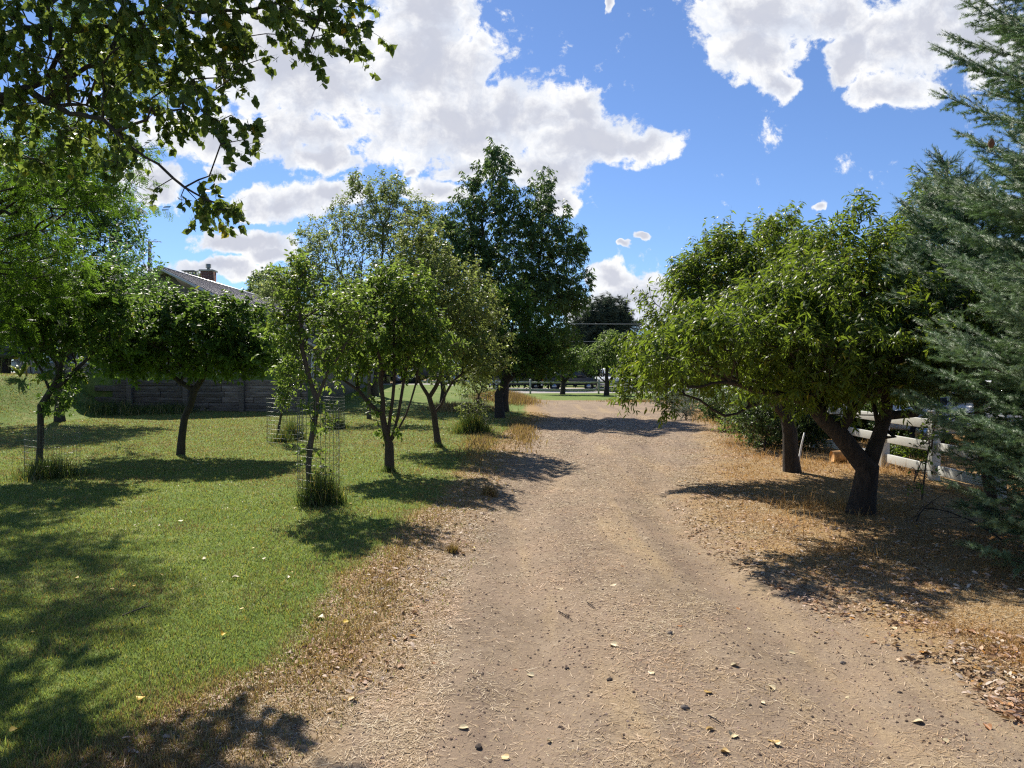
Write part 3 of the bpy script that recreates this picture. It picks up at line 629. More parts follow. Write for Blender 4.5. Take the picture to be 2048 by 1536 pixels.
make_tree('peach_tree', 'second peach tree, its low bare limb reaching left over the lane', 'tree',
    [path(b, b + Vector((-.04, 0, .6)), b + Vector((-.1, 0, 1.1)), b + Vector((-.2, 0, 1.7)), b + Vector((-.2, 0, 2.6))),
     [tuple(b + Vector((-.08, 0, .9))), tuple(at(1540, 800, 12)), tuple(at(1500, 812, 11.8)), tuple(at(1450, 832, 11.6)), tuple(at(1400, 800, 11.4)), tuple(at(1340, 770, 11.4))],
     [tuple(b + Vector((-.08, 0, .9))), tuple(b + Vector((.4, .1, 1.4))), tuple(b + Vector((.8, .1, 2.1)))],
     [tuple(b + Vector((-.08, 0, 1.0))), tuple(b + Vector((-.7, .1, 1.7))), tuple(b + Vector((-1.2, .1, 2.4)))]],
    [lobe(1400, 590, 60, 70, 12.4, .8), lobe(1450, 530, 60, 60, 12.4, .9), lobe(1540, 525, 90, 55, 12.6, 1.1), lobe(1480, 640, 120, 80, 12.2, 1.2), lobe(1370, 680, 70, 60, 12, .9), lobe(1300, 735, 55, 50, 11.8, .6), lobe(1320, 690, 40, 50, 12, .5),
     lobe(1300, 620, 22, 32, 12, .25), lobe(1600, 600, 90, 90, 12.4, 1.1), lobe(1400, 750, 80, 34, 11.6, .8), lobe(1520, 740, 100, 40, 12.0, 1.1), lobe(1620, 730, 90, 50, 12.4, 1.1), lobe(1260, 755, 26, 24, 11.8, .35), lobe(1480, 650, 110, 70, 10.8, .8), lobe(1580, 640, 90, 70, 10.8, .8), lobe(1500, 715, 110, 40, 10.4, .8), lobe(1620, 715, 100, 40, 10.2, .8), lobe(1340, 800, 14, 22, 11.4, .2), lobe(1550, 462, 36, 24, 12.6, .5), lobe(1370, 560, 26, 50, 12.2, .4), lobe(1440, 490, 24, 30, 12.4, .4), lobe(1260, 790, 16, 18, 11.6, .25), lobe(1325, 815, 12, 24, 11.4, .2)],
    1150, .145, 192, BARK, LM_PEACH, LONG, .100, 8, twigs=2, tl=.28, droop=.6, rmax=.0085, shoots=120, shoot_len=.42, group='peach trees right of the lane', kbig=12, faceup=.6)
b = Vector((6.6, 17.5, float(gz(6.6, 17.5))))
make_tree('peach_tree', 'farthest peach tree, a dark crown behind the other two', 'tree',
    [path(b, b + Vector((0, 0, 1.0)), b + Vector((0, 0, 2.4)))],
    [lobe(1560, 560, 120, 90, 17.5, 1.6), lobe(1640, 620, 110, 100, 17.5, 1.6), lobe(1480, 640, 80, 80, 17.5, 1.3), lobe(1600, 720, 130, 50, 17.5, 1.4), lobe(1600, 780, 100, 30, 17.5, 1.2)],
    420, .12, 201, BARK, LM_CHERRY, LONGD, .15, 8, twigs=2, tl=.3, droop=.5, rmax=.010, group='peach trees right of the lane')
print('leaves', NLEAF)
# ------------------------------------------------------------------ spruces
def needle_twig(n, seed):
    g = np.random.default_rng(seed); V = [(0, .09, 0), (0, -.05, .08), (0, -.05, -.08), (1, 0, 0)]; Fs = [(0, 1, 3), (1, 2, 3), (2, 0, 3)]
    for i in range(n):
        t = (i + g.random()) / n; a = g.random() * 6.283; c, s_ = math.cos(a), math.sin(a); b = len(V)
        l = g.uniform(.8, 1.1) * (1 - .35 * max(0, t - .8) * 5 * .5)
        V += [(t, c * .05 - s_ * .07, s_ * .05 + c * .07), (t, c * .05 + s_ * .07, s_ * .05 - c * .07), (t + .13, c * l, s_ * l)]; Fs.append((b, b + 1, b + 2))
    return V, Fs
NT1 = needle_twig(40, 5); NT2 = needle_twig(16, 6)
LM_SPRUCE = leaf_mat('spruce_needles', (0.083, 0.149, 0.073), (0.138, 0.229, 0.118), (0.221, 0.328, 0.166), None, (0.260, 0.420, 0.130), .16, .5, .4, .02)
LM_SPRUCE2 = leaf_mat('green_spruce_needles', (0.058, 0.127, 0.068), (0.105, 0.197, 0.104), (0.167, 0.284, 0.152), None, (0.250, 0.400, 0.140), .16, .5, .4, .02)
def spruce(name, label, base, top, rfun, zmin, seed, mat, step=.13, nb=6, tmpl=NT1, w=.025, r0=.06, dead=10, lat=.055, sub=True, group=None, cones=()):
    g = np.random.default_rng(seed); base = Vector(base); top = Vector(top); root = empty(name, base, label, 'tree', group)
    H = (top - base).length; tr = MB(); n = 14
    pts = [tuple(base.lerp(top, i / n) + Vector((.03 * math.sin(i * 1.7), .03 * math.cos(i * 1.3), -.05 if i == 0 else 0))) for i in range(n + 1)]
    tr.tube(pts, [r0 * (1 - .92 * i / n) * (1.3 if i == 0 else 1) for i in range(n + 1)], 9)
    for i in range(dead):
        z = g.uniform(.25, 1) * zmin; a = g.random() * 6.283; L = g.uniform(.3, .8) * rfun(.05) * .8
        p = np.array(base.lerp(top, z / H)); d = np.array((math.cos(a), math.sin(a), -.1)); q = [p + d * L * t + np.array((0, 0, -.25 * L * t * t)) + g.normal(size=3) * .02 * t for t in (0, .3, .6, 1)]
        tr.tube(q, [.012, .009, .006, .003], 4)
        for k in range(4):
            s0 = q[1] + (q[3] - q[1]) * g.random(); tr.tube([s0, s0 + g.normal(size=3) * .14], [.003, .0015], 3)
    SO = []; SD = []; SL = []
    z = zmin
    while z < H - .03:
        t = (z - zmin) / (H - zmin)
        for k in range(nb if z < H * .9 else 4):
            a = g.random() * 6.283; zz = z + g.uniform(-.5, .5) * step; L = max(.08, rfun(t) * g.uniform(.62, 1.12))
            p0 = np.array(base.lerp(top, min(1, zz / H))); out = np.array((math.cos(a), math.sin(a), 0)); m = max(4, int(L / lat))
            el0 = .15 + .7 * t; ts = np.linspace(0, 1, m + 1)
            zc = L * (el0 * ts - (.55 - .3 * t) * ts + (.38) * ts ** 2.2)
            P = p0 + out * (L * ts)[:, None]; P[:, 2] += zc; P += (g.normal(size=(m + 1, 3)) * .012 * ts[:, None])
            if L > .2: tr.tube(P[::2] if m > 5 else P, np.linspace(.004 + .008 * L, .0025, len(P[::2]) if m > 5 else m + 1), 3, cap=False)
            side = np.array((-out[1], out[0], 0)); T = np.gradient(P, axis=0); T /= np.linalg.norm(T, axis=1)[:, None]
            # tip leader
            SO.append(P[-3]); SD.append(P[-1] - P[-3]); SL.append(np.linalg.norm(P[-1] - P[-3]) + .05)
            for i in range(1, m):
                if ts[i] < .22 and L > .5: continue
                if ts[i] > .55 or L < .4: SO.append(P[i]); SD.append(T[i]); SL.append(lat * 1.6)
                for sgn in (-1, 1):
                    if g.random() < .12: continue
                    l = min(.42, .10 + .42 * L * (1 - ts[i]) ** .8 * .8) * g.uniform(.6, 1.15)
                    d = T[i] * .75 + side * sgn * .8 + np.array((0, 0, -.12 + g.normal() * .18)); d /= np.linalg.norm(d)
                    if not sub or l < .13: SO.append(P[i]); SD.append(d); SL.append(l); continue
                    ns = int(l / .055)
                    for j in range(ns):
                        q = P[i] + d * (l * j / ns); SO.append(q); SD.append(d + g.normal(size=3) * .08); SL.append(l / ns * 1.35)
                        if j > 0 or True:
                            dd = d * .7 + T[i] * (.6 if g.random() < .5 else -.35) + g.normal(size=3) * .25; SO.append(q); SD.append(dd / np.linalg.norm(dd)); SL.append(g.uniform(.04, .09))
        z += step
    SO = np.array(SO); SD = np.array(SD); SL = np.array(SL)
    tr.build('trunk', BARKR, root, base, smooth=True)
    c = MB(); c.emit(tmpl[0], tmpl[1], SO, SD, rdirg(g, len(SO)), np.stack([SL, np.full(len(SL), w), np.full(len(SL), w)], 1), rnd=np.clip(g.normal(.5, .22, len(SO)), 0, 1))
    c.build('crown', mat, root, base)
    CN = plain('spruce_cone', (.16, .08, .045), .7)
    for (cx, cy, cd, col) in cones:
        p = Vector(at(cx, cy, cd)); m = MB(); k = 9
        for j in range(9):
            rr = .018 * math.sin(math.pi * (j + .7) / 9.6) + .003
            for i in range(k):
                an = i * 6.283 / k + j * .35; m.box((math.cos(an) * rr * .8, math.sin(an) * rr * .8, -j * .009), (.012, .012, .008), rot=Vector((math.cos(an), math.sin(an), 1.2)).to_track_quat('Z', 'Y'))
        o = m.build('cone', CN, root); o.location = p - base; o.scale = (.8, .8, .6)
    print(name, 'segments', len(SO)); return root
spruce('spruce_tree', 'smaller leaning spruce with bare lower trunk, in front of the white rail fence', (4.86, 7.75, gz(4.86, 7.75)), (4.55, 8.1, 3.85), lambda t: 1.12 * (1 - t) ** .62 * (.75 + .25 * min(1, t * 5)), 1.42, 5, LM_SPRUCE2, nb=9, r0=.062, dead=16, step=.10, cones=())
spruce('spruce_tree', 'tall blue-green spruce filling the right edge of the picture', (5.3, 5.75, gz(5.3, 5.75)), (4.95, 6.2, 9.2), lambda t: 2.08 * (1 - t) ** .62 * (.8 + .2 * min(1, t * 8)), .32, 8, LM_SPRUCE, step=.105, nb=13, r0=.15, dead=8, lat=.055, cones=((1978, 282, 4.7, 0),))

# ------------------------------------------------------------------ grass, straw, litter
BLADE = ([(0, -.5, 0), (0, .5, 0), (.5, .38, .04), (.5, -.38, .04), (1, 0, .22)], [(0, 1, 2, 3), (3, 2, 4)])
BLADE1 = ([(0, -.5, 0), (0, .5, 0), (1, 0, .12)], [(0, 1, 2)])
GM_G = leaf_mat('lawn_blades', (0.097, 0.138, 0.025), (0.166, 0.212, 0.046), (0.262, 0.285, 0.086), (0.400, 0.370, 0.160), (0.330, 0.420, 0.080), .42, .45, .45, .10)
GM_D = leaf_mat('dry_blades', (.17, .11, .045), (.30, .205, .09), (.45, .34, .17), (.20, .22, .06), (.40, .28, .10), .35, .6, .25, .08)
GM_T = leaf_mat('tall_grass_blades', (.03, .055, .012), (.06, .095, .022), (.12, .15, .05), (.36, .30, .14), (.14, .22, .04), .4, .45, .45, .12)
GM_W = leaf_mat('weed_blades', (.24, .135, .05), (.44, .28, .11), (.60, .44, .21), None, (.50, .30, .10), .4, .6, .2, .02)
def blades(mb, x, y, h, w, lean=.35, mat=0, tmpl=BLADE1, z=None, rnd=None, seed=1):
    g = np.random.default_rng(seed); n = len(x); z = gz(x, y) if z is None else z
    a = g.random(n) * 6.283; l = np.abs(g.normal(size=n)) * lean
    X = np.stack([np.cos(a) * l, np.sin(a) * l, np.ones(n)], 1); N = np.stack([np.cos(a), np.sin(a), np.zeros(n)], 1) + g.normal(size=(n, 3)) * .3
    mb.emit(tmpl[0], tmpl[1], np.stack([x, y, z - .003], 1), X, N, np.stack([h, w, h], 1), mat, rnd)
def scatter(n, y0, y1, xa, xb, seed, power=1.0):
    """points whose density falls with distance; xa, xb are functions of y"""
    g = np.random.default_rng(seed); y = y0 * (y1 / y0) ** (g.random(n) ** power); a = xa(y); b = xb(y); x = a + (b - a) * g.random(n)
    return x, y, g
fov = lambda y: .70 * y + .5
x, y, g = scatter(420000, 2.6, 30, lambda y: -fov(y), lambda y: xl(y) + .5, 1)
lw = lane_w(x, y); greenf = .08 + .92 * sstep(.0, -.85, lw)
patch = fbm(x, y, .9, 3); patch2 = fbm(x + 40, y, 2.7, 3)
greenf = greenf * (1 - .40 * sstep(.52, .72, patch)) * (1 - .20 * sstep(.5, .7, patch2)) * (1 - .42 * sstep(9, 18, y) * (.5 + patch))
keep = (g.random(len(x)) < np.where(lw > 0, .6 * np.exp(-lw / .2), .75 + .25 * sstep(0, -.8, lw)))
x, y, lw, greenf = x[keep], y[keep], lw[keep], greenf[keep]; n = len(x)
dry = g.random(n) > greenf
h = (.012 + .015 * g.random(n)) * (1 + .5 * patch2[keep]) * (1 + .025 * y); w = (.0022 + .0009 * y) * g.uniform(.7, 1.3, n)
far = g.random(n)
m = MB()
for mt, sel in ((0, ~dry), (1, dry)):
    blades(m, x[sel], y[sel], h[sel], w[sel], .9, mt, BLADE1, seed=4 + mt)
tag(m.build('lawn_grass', [GM_G, GM_D]), 'short mown grass blades, green fading to straw beside the dirt lane', 'grass', None, 'stuff')
# rougher, longer grass in the near left corner and along the edge
x, y, g = scatter(26000, 2.6, 9, lambda y: -fov(y), lambda y: xl(y) + .15, 2)
lw = lane_w(x, y); e = fbm(x, y, 1.7, 3); keep = (g.random(len(x)) < sstep(.46, .62, e) * (lw < .05)) | ((lw > -.5) & (lw < .02) & (g.random(len(x)) < .4)); x, y, lw = x[keep], y[keep], lw[keep]; n = len(x)
m = MB(); dry = g.random(n) > .85 * sstep(-.1, -1.0, lw)
for mt, sel in ((0, ~dry), (1, dry)): blades(m, x[sel], y[sel], g.uniform(.025, .06, n)[sel], (.003 + .0006 * y)[sel], .7, mt, BLADE, seed=9 + mt)
tag(m.build('rough_grass', [GM_G, GM_D]), 'longer rough tufts of grass scattered through the lawn edge', 'grass', None, 'stuff')
# dry weeds right of the lane
x, y, g = scatter(170000, 3.0, 34, lambda y: xr(y) - .3, lambda y: np.minimum(fov(y), 12), 3)
lw = lane_w(x, y); e = fbm(x, y, 1.1, 3); keep = (g.random(len(x)) < (.25 + .75 * sstep(.38, .6, e)) * sstep(.1, -.35, lw)); x, y, lw, e = x[keep], y[keep], lw[keep], e[keep]; n = len(x)
tall = sstep(-.1, -.8, lw) * sstep(5.0, 8.0, y)
m = MB(); blades(m, x, y, (.012 + .03 * g.random(n)) + tall * g.random(n) ** 3 * .26 * sstep(.4, .62, fbm(x, y, .8, 3)), (.002 + .0005 * y), 1.1, 0, BLADE, seed=12)
tag(m.build('dry_weeds', [GM_W]), 'dry orange-tan weeds covering the ground under the peach trees', 'grass', None, 'stuff')
# dry grass banks at the far end of the lane
m = MB()
for (cx, cy, rx, ry, n, hh) in ((-.2, 36.5, 1.2, 2.0, 8000, .4), (-1.9, 30.5, 1.3, 1.4, 4000, .34), (.3, 21.5, .35, 4.5, 2600, .16), (8.6, 41.8, 3.5, .8, 3000, .25), (6.9, 24, .8, 3, 3000, .3), (-.7, 17, .4, 3.5, 1800, .13)):
    a = RNG.normal(size=n) * .5; b_ = RNG.normal(size=n) * .5; blades(m, cx + a * rx, cy + b_ * ry, hh * RNG.uniform(.3, 1, n), np.full(n, .018), .5, 0, BLADE, seed=n)
tag(m.build('dry_grass_bank', [GM_D]), 'banks of long straw-coloured grass at the far end of the lane', 'grass', None, 'stuff')
# straw on the lane
STRAW = ([(0, -.5, 0), (0, .5, 0), (.5, .5, .03), (.5, -.5, .03), (1, .3, 0), (1, -.3, 0)], [(0, 1, 2, 3), (3, 2, 4, 5)])
x, y, g = scatter(430000, 2.7, 26, lambda y: xl(y) - .4, lambda y: xr(y) + 1.2, 6)
c = (xl(y) + xr(y)) / 2; e = fbm(x, y * .6, 2.2, 3); lw = lane_w(x, y)
dens_ = .16 + .84 * np.maximum(sstep(.45, .65, e), np.exp(-((x - c + .05) / .3) ** 2) * .8) + .6 * np.exp(-np.maximum(lw, 0) / .3)
e2 = fbm(x * 1.5 + 60, y * .16, 1.25, 3); keep = g.random(len(x)) < np.minimum(1, dens_ * .5 + 1.1 * sstep(.48, .62, e2)) * .85; x, y = x[keep], y[keep]; n = len(x)
a = g.random(n) * 6.283; X = np.stack([np.cos(a), np.sin(a), g.normal(size=n) * .12], 1); N = np.stack([g.normal(size=n) * .2, g.normal(size=n) * .2, np.ones(n)], 1)
SM = leaf_mat('straw', (.24, .16, .08), (.50, .38, .21), (.72, .61, .42), None, (.4, .3, .15), .12, .6, .3, .02)
m = MB(); m.emit(STRAW[0], STRAW[1], np.stack([x, y, gz(x, y) + .004], 1), X, N, np.stack([(.006 + .05 * g.random(n) ** 2.5) * (1 + .02 * y), (.0009 + .0005 * y) * g.uniform(.6, 1.3, n), np.full(n, .004)], 1), rnd=g.random(n))
tag(m.build('straw_litter', [SM]), 'short bits of straw strewn over the dirt lane', 'straw', None, 'stuff')
# gravel crumbs
OCT = ([(1, 0, 0), (0, 1, 0), (-1, 0, 0), (0, -1, 0), (0, 0, .8), (.6, .6, .3), (-.6, .5, .35)], [(0, 5, 4), (5, 1, 4), (1, 6, 4), (6, 2, 4), (2, 3, 4), (3, 0, 4)])
x, y, g = scatter(42000, 2.7, 30, lambda y: xl(y) - .2, lambda y: xr(y) + .6, 7); n = len(x)
a = g.random(n) * 6.283
GRM = leaf_mat('gravel_crumbs', (.035, .026, .022), (.13, .095, .07), (.30, .23, .18), None, (.1, .1, .1), .0, .9, .2, .02)
m = MB(); m.emit(OCT[0], OCT[1], np.stack([x, y, gz(x, y)], 1), np.stack([np.cos(a), np.sin(a), 0 * a], 1), np.tile([0, 0, 1.], (n, 1)), (.0014 + .009 * g.random(n) ** 6 + .0003 * y) , rnd=g.random(n))
tag(m.build('gravel', [GRM]), 'small dark crumbs of earth and gravel over the lane', 'gravel', None, 'stuff')
# leaf litter along both edges
x1, y1, g = scatter(2600, 2.8, 20, lambda y: xl(y) - .35, lambda y: xl(y) + .35, 8)
x2, y2, g2 = scatter(19000, 3.0, 16, lambda y: xr(y) - .5, lambda y: np.minimum(fov(y), xr(y) + 3.5), 9)
x = np.concatenate([x1, x2]); y = np.concatenate([y1, y2]); e = fbm(x, y, 1.9, 3); keep = RNG.random(len(x)) < sstep(.3, .58, e); x, y = x[keep], y[keep]; n = len(x)
a = RNG.random(n) * 6.283; N = np.stack([RNG.normal(size=n) * .5, RNG.normal(size=n) * .5, np.ones(n)], 1)
LIT = leaf_mat('dry_leaf_litter', (.20, .11, .05), (.42, .27, .14), (.66, .57, .46), (.55, .28, .05), (.3, .2, .08), .2, .6, .3, .04)
m = MB(); m.emit(OVAL[0], OVAL[1], np.stack([x, y, gz(x, y) + .008], 1), np.stack([np.cos(a), np.sin(a), RNG.normal(size=n) * .3], 1), N, RNG.uniform(.018, .055, n), rnd=RNG.random(n))
tag(m.build('leaf_litter', [LIT]), 'pale curled dead leaves drifted along the edges of the lane', 'leaves', None, 'stuff')

# ------------------------------------------------------------------ single fallen leaves, stones, sticks
def one_leaf(curl, seed):
    g = np.random.default_rng(seed); m = MB(); k = 7; V = []; Fc = []
    for i in range(k):
        t = i / (k - 1); wd = .5 * math.sin(math.pi * min(1, t * 1.05 + .06)) ** .7 * (1.1 - .5 * t)
        for j, s_ in enumerate((-1, -.5, 0, .5, 1)):
            V.append(((t - .5), s_ * wd, curl * (s_ * wd) ** 2 * 2.2 + .18 * (t - .5) ** 2 + g.normal() * .012))
    for i in range(k - 1):
        for j in range(4): q = i * 5 + j; Fc.append((q, q + 1, q + 6, q + 5))
    V += [(-.5, .012, 0), (-.5, -.012, 0), (-.95, 0, .05)]; Fc.append((35, 36, 37)); m.add(V, Fc); return m
FLM = [plain('fallen_leaf_' + n_, c_, .55, var=.3, scale=14) for n_, c_ in (('yellow', (.62, .42, .04)), ('pale', (.60, .49, .29)), ('white', (.70, .64, .55)), ('brown', (.34, .15, .05)), ('ochre', (.55, .36, .12)))]
LEAFPX = {'yellow leaf lying on the mown grass': (0, [(265, 1178), (505, 1100), (220, 1185), (65, 1272), (567, 972), (737, 975), (700, 1010), (860, 995), (443, 1278), (480, 1225), (275, 1405), (20, 1475), (690, 1252), (830, 1250), (580, 1150), (945, 1100), (150, 1160), (320, 1155)]),
          'pale leaf lying on the mown grass': (1, [(268, 1055), (405, 1122), (290, 1027), (440, 972), (245, 960), (497, 968), (527, 1122), (360, 1045), (318, 1055), (588, 1020), (575, 1160), (470, 1160), (100, 1110), (640, 1240), (760, 1130), (395, 930)]),
          'pale curled leaf lying on the bare dirt': (1, [(1305, 1350), (1470, 1478), (1530, 1412), (1228, 1172), (1230, 1295), (925, 1462), (1380, 1262), (1470, 1335), (1660, 1230), (1300, 1130), (1790, 1260), (1840, 1450), (1120, 1180), (1555, 1495), (1060, 1355), (1190, 1030), (1100, 1490), (1900, 1490), (1500, 1260), (1545, 1380), (1590, 1310), (1700, 1400)]),
          'yellow leaf lying on the bare dirt': (4, [(1455, 1512), (1008, 1522), (610, 1447), (510, 1360), (480, 1402), (955, 1500), (1425, 1465), (1420, 1390), (1550, 1488), (700, 1405), (1635, 1268), (1050, 1060), (1180, 960)]),
          'brown leaf lying on the dirt and straw': (3, [(830, 1135), (1360, 1255), (1245, 1135), (1030, 1345), (1480, 1220), (1950, 1270), (1850, 1310), (1920, 1330), (1260, 1080), (1400, 1110), (1700, 1188), (1980, 1460), (1560, 1180), (870, 1330)])}
protos = {}
nl = 0
for lab, (mi, pts) in LEAFPX.items():
    for (px, py) in pts:
        kx = (mi, nl % 3)
        if kx not in protos:
            o = one_leaf((.5, -.4, .9)[nl % 3], nl).build('fallen_leaf', FLM[mi], None, None); protos[kx] = o
        else:
            o = protos[kx].copy(); COL.objects.link(o)
        p = at(px, py); s_ = random.uniform(.028, .062); o.scale = (s_, s_ * random.uniform(.7, 1), s_ * random.uniform(.4, 1)); o.location = p + Vector((0, 0, .018 if 'grass' in lab else .004))
        o.rotation_euler = (random.uniform(-.25, .25), random.uniform(-.25, .25), random.uniform(0, 6.28)); nl += 1
        if 'grass' in lab: zn = 'in the near lawn corner' if py > 1200 else ('left of the nearest wire cage' if px < 480 else 'on the lawn below the nearest wire cage')
        else: zn = 'at the bottom edge of the picture' if py > 1440 else ('on the right half of the near lane' if px > 1400 and py > 1150 else ('on the left half of the near lane' if py > 1200 else 'farther up the lane'))
        tag(o, lab + ' ' + zn, 'leaf', lab.replace('leaf', 'leaves') + ' ' + zn)
STN = [plain('stone_grey', (.24, .20, .17), .9, var=.35, scale=30, bump=.8), plain('stone_dark', (.12, .09, .072), .9, var=.3, scale=30, bump=.8)]
def stone(seed):
    g = np.random.default_rng(seed); m = MB(); V = []; k = 10; Fc = []
    for i in range(7):
        th = math.pi * i / 6
        for j in range(k):
            a = j * 6.283 / k; r = 1 + .55 * (g.random() - .5); V.append((math.sin(th) * math.cos(a) * r, math.sin(th) * math.sin(a) * r * .75, math.cos(th) * .55 * r))
    for i in range(6):
        for j in range(k): Fc.append((i * k + j, i * k + (j + 1) % k, (i + 1) * k + (j + 1) % k, (i + 1) * k + j))
    m.add(V, Fc); return m
sp = {}
for i, (px, py, r_, mi) in enumerate([(1372, 1421, .028, 0), (957, 1501, .026, 1), (1220, 1364, .022, 1), (1252, 1265, .014, 1), (1342, 1270, .024, 0), (1135, 1341, .018, 1), (1704, 1187, .024, 0), (1690, 1330, .02, 0), (1206, 1275, .014, 1), (1277, 1292, .01, 1),
        (1100, 1325, .012, 1), (1655, 1290, .014, 1), (1175, 910, .03, 1), (1255, 945, .025, 1), (1155, 870, .03, 1), (1310, 855, .04, 1), (1325, 848, .05, 1), (1362, 838, .04, 1), (1060, 1145, .014, 1), (985, 1045, .02, 1), (1500, 1192, .014, 1), (1560, 1268, .012, 1), (1805, 1390, .014, 1), (1120, 1410, .012, 1)]):
    k_ = (mi, i % 3)
    if k_ not in sp: sp[k_] = o = stone(i).build('stone', STN[mi])
    else: o = sp[k_].copy(); COL.objects.link(o)
    o.location = at(px, py) + Vector((0, 0, r_ * .1)); o.scale = (r_ * .85,) * 3; o.rotation_euler = (0, 0, i * 1.7)
    zn = 'at the far end of the lane' if py < 1000 else ('in the right wheel track' if px > 1450 else ('near the bottom of the picture' if py > 1400 else 'in the middle of the near lane'))
    tag(o, ('rough grey stone ', 'small dark lump of stone ')[mi] + zn, 'stone', ('grey stones ', 'dark stones ')[mi] + zn)
for i, (p0, p1, r_, lab) in enumerate([((1118, 1228), (1145, 1245), .004, 'thin brown stick on the near dirt below the lane centre'), ((1490, 1131), (1525, 1134), .008, 'dark forked stick on the lane beside the peach shade'), ((1225, 809), (1250, 813), .03, 'long brown stick at the far end of the lane'),
        ((240, 1237), (300, 1215), .006, 'pale bent twig on the lawn in the near left'), ((1175, 1210), (1192, 1222), .004, 'short thin straw-coloured stick in the middle of the lane'), ((1420, 1440), (1445, 1455), .004, 'short curved stick on the dirt near the lower right')]):
    a, b_ = at(*p0), at(*p1); m = MB(); mid = a.lerp(b_, .5) + Vector((0, .0, .02 * (b_ - a).length + .01)); m.tube([a + Vector((0, 0, .01)), mid, b_ + Vector((0, 0, .01))], [r_, r_ * .85, r_ * .5], 6)
    m.tube([mid, mid + (b_ - a) * .3 + Vector((0, (b_ - a).length * .2, .01))], [r_ * .6, r_ * .3], 5)
    tag(m.build('stick', BARKG if i != 1 else BARK, None, tuple(a), smooth=True), lab, 'stick', 'sticks on the ground')

# ------------------------------------------------------------------ tall grass clumps and wire cages
def clump(px, py, n, r_, h, label, mats=(0,), name='grass_clump', w=.004, D=None, mat=None):
    p = at(px, py, D)
    p.z = float(gz(p.x, p.y)); g = np.random.default_rng(int(px)); x = p.x + g.normal(size=n) * r_ * .5; y = p.y + g.normal(size=n) * r_ * .5
    m = MB(); hh = h * g.uniform(.35, 1.1, n) * np.exp(-((x - p.x) ** 2 + (y - p.y) ** 2) / (2.2 * r_ * r_)); blades(m, x, y, hh, np.full(n, w + .0004 * p.y), .38, 0, BLADE, seed=int(py))
    return tag(m.build(name, [mat or GM_T], None, tuple(p)), label, 'grass', 'tall grass clumps')
clump(640, 1008, 1500, .24, .50, 'tall green grass round the foot of the near caged pear')
clump(95, 955, 1300, .40, .42, 'tall grass in the left wire cage round the leaning apple trunk')
clump(585, 878, 900, .25, .62, 'pointed dark grass clump beside the leaning sapling in the wide cage')
clump(565, 884, 500, .25, .32, 'short grass at the foot of the leaning sapling in the wide cage')
clump(668, 858, 1200, .26, .60, 'dark grass clump in the cage behind the near pear')
clump(945, 866, 1900, .42, .62, 'tall dark grass under the many-stemmed bushy tree')
clump(778, 944, 300, .14, .14, 'small tuft at the foot of the sheaf of stems')
clump(877, 895, 300, .14, .14, 'small tuft at the foot of the forked trunk')
clump(905, 1105, 220, .06, .12, 'small dry tuft standing on the bare edge of the lane', mat=GM_D)
clump(978, 992, 300, .09, .22, 'dry tuft at the lawn edge nearer than the forked tree', mat=GM_D)
WIRE = plain('galvanised_wire', (.16, .17, .15), .45, .7)
def cage(px, py, r_, h, label, tilt=0, nv=26):
    p = at(px, py); root = empty('wire_cage', p, label, 'wire cage', 'welded wire cages round young trees'); r1 = .0016 + .00005 * p.y
    rings = MB(); nr_ = max(5, int(h / .09))
    for i in range(nr_ + 1):
        z = h * i / nr_ + .01; q = [(math.cos(a) * r_ * (1 + .02 * math.sin(a * 3 + i)), math.sin(a) * r_, z + .015 * math.sin(a * 2)) for a in np.linspace(0, 6.283, 25)]; rings.tube(q, r1, 3, cap=False)
    rings.build('ring_wires', WIRE, root)
    v_ = MB()
    for i in range(nv):
        a = i * 6.283 / nv; k = 1 + .02 * math.sin(a * 3); v_.tube([(math.cos(a) * r_ * k, math.sin(a) * r_, -.02), (math.cos(a) * r_ * k + .006 * math.sin(i * 7), math.sin(a) * r_, h * .5), (math.cos(a) * r_ * k, math.sin(a) * r_, h + .03)], r1, 3, cap=False)
    v_.build('upright_wires', WIRE, root); root.rotation_euler = (0, tilt, 0)
cage(636, 1006, .245, 1.22, 'nearest tall narrow wire cage, round the slender pear')
cage(103, 952, .37, .74, 'low wire cage at the far left round the leaning apple trunk', nv=32)
cage(569, 884, .40, .98, 'wide wire cage round the small leaning sapling', nv=36)
cage(668, 860, .28, .9, 'wire cage holding only grass, behind the near pear')
cage(948, 862, .34, .95, 'wire cage round the many-stemmed bushy tree beside the lane', nv=28)

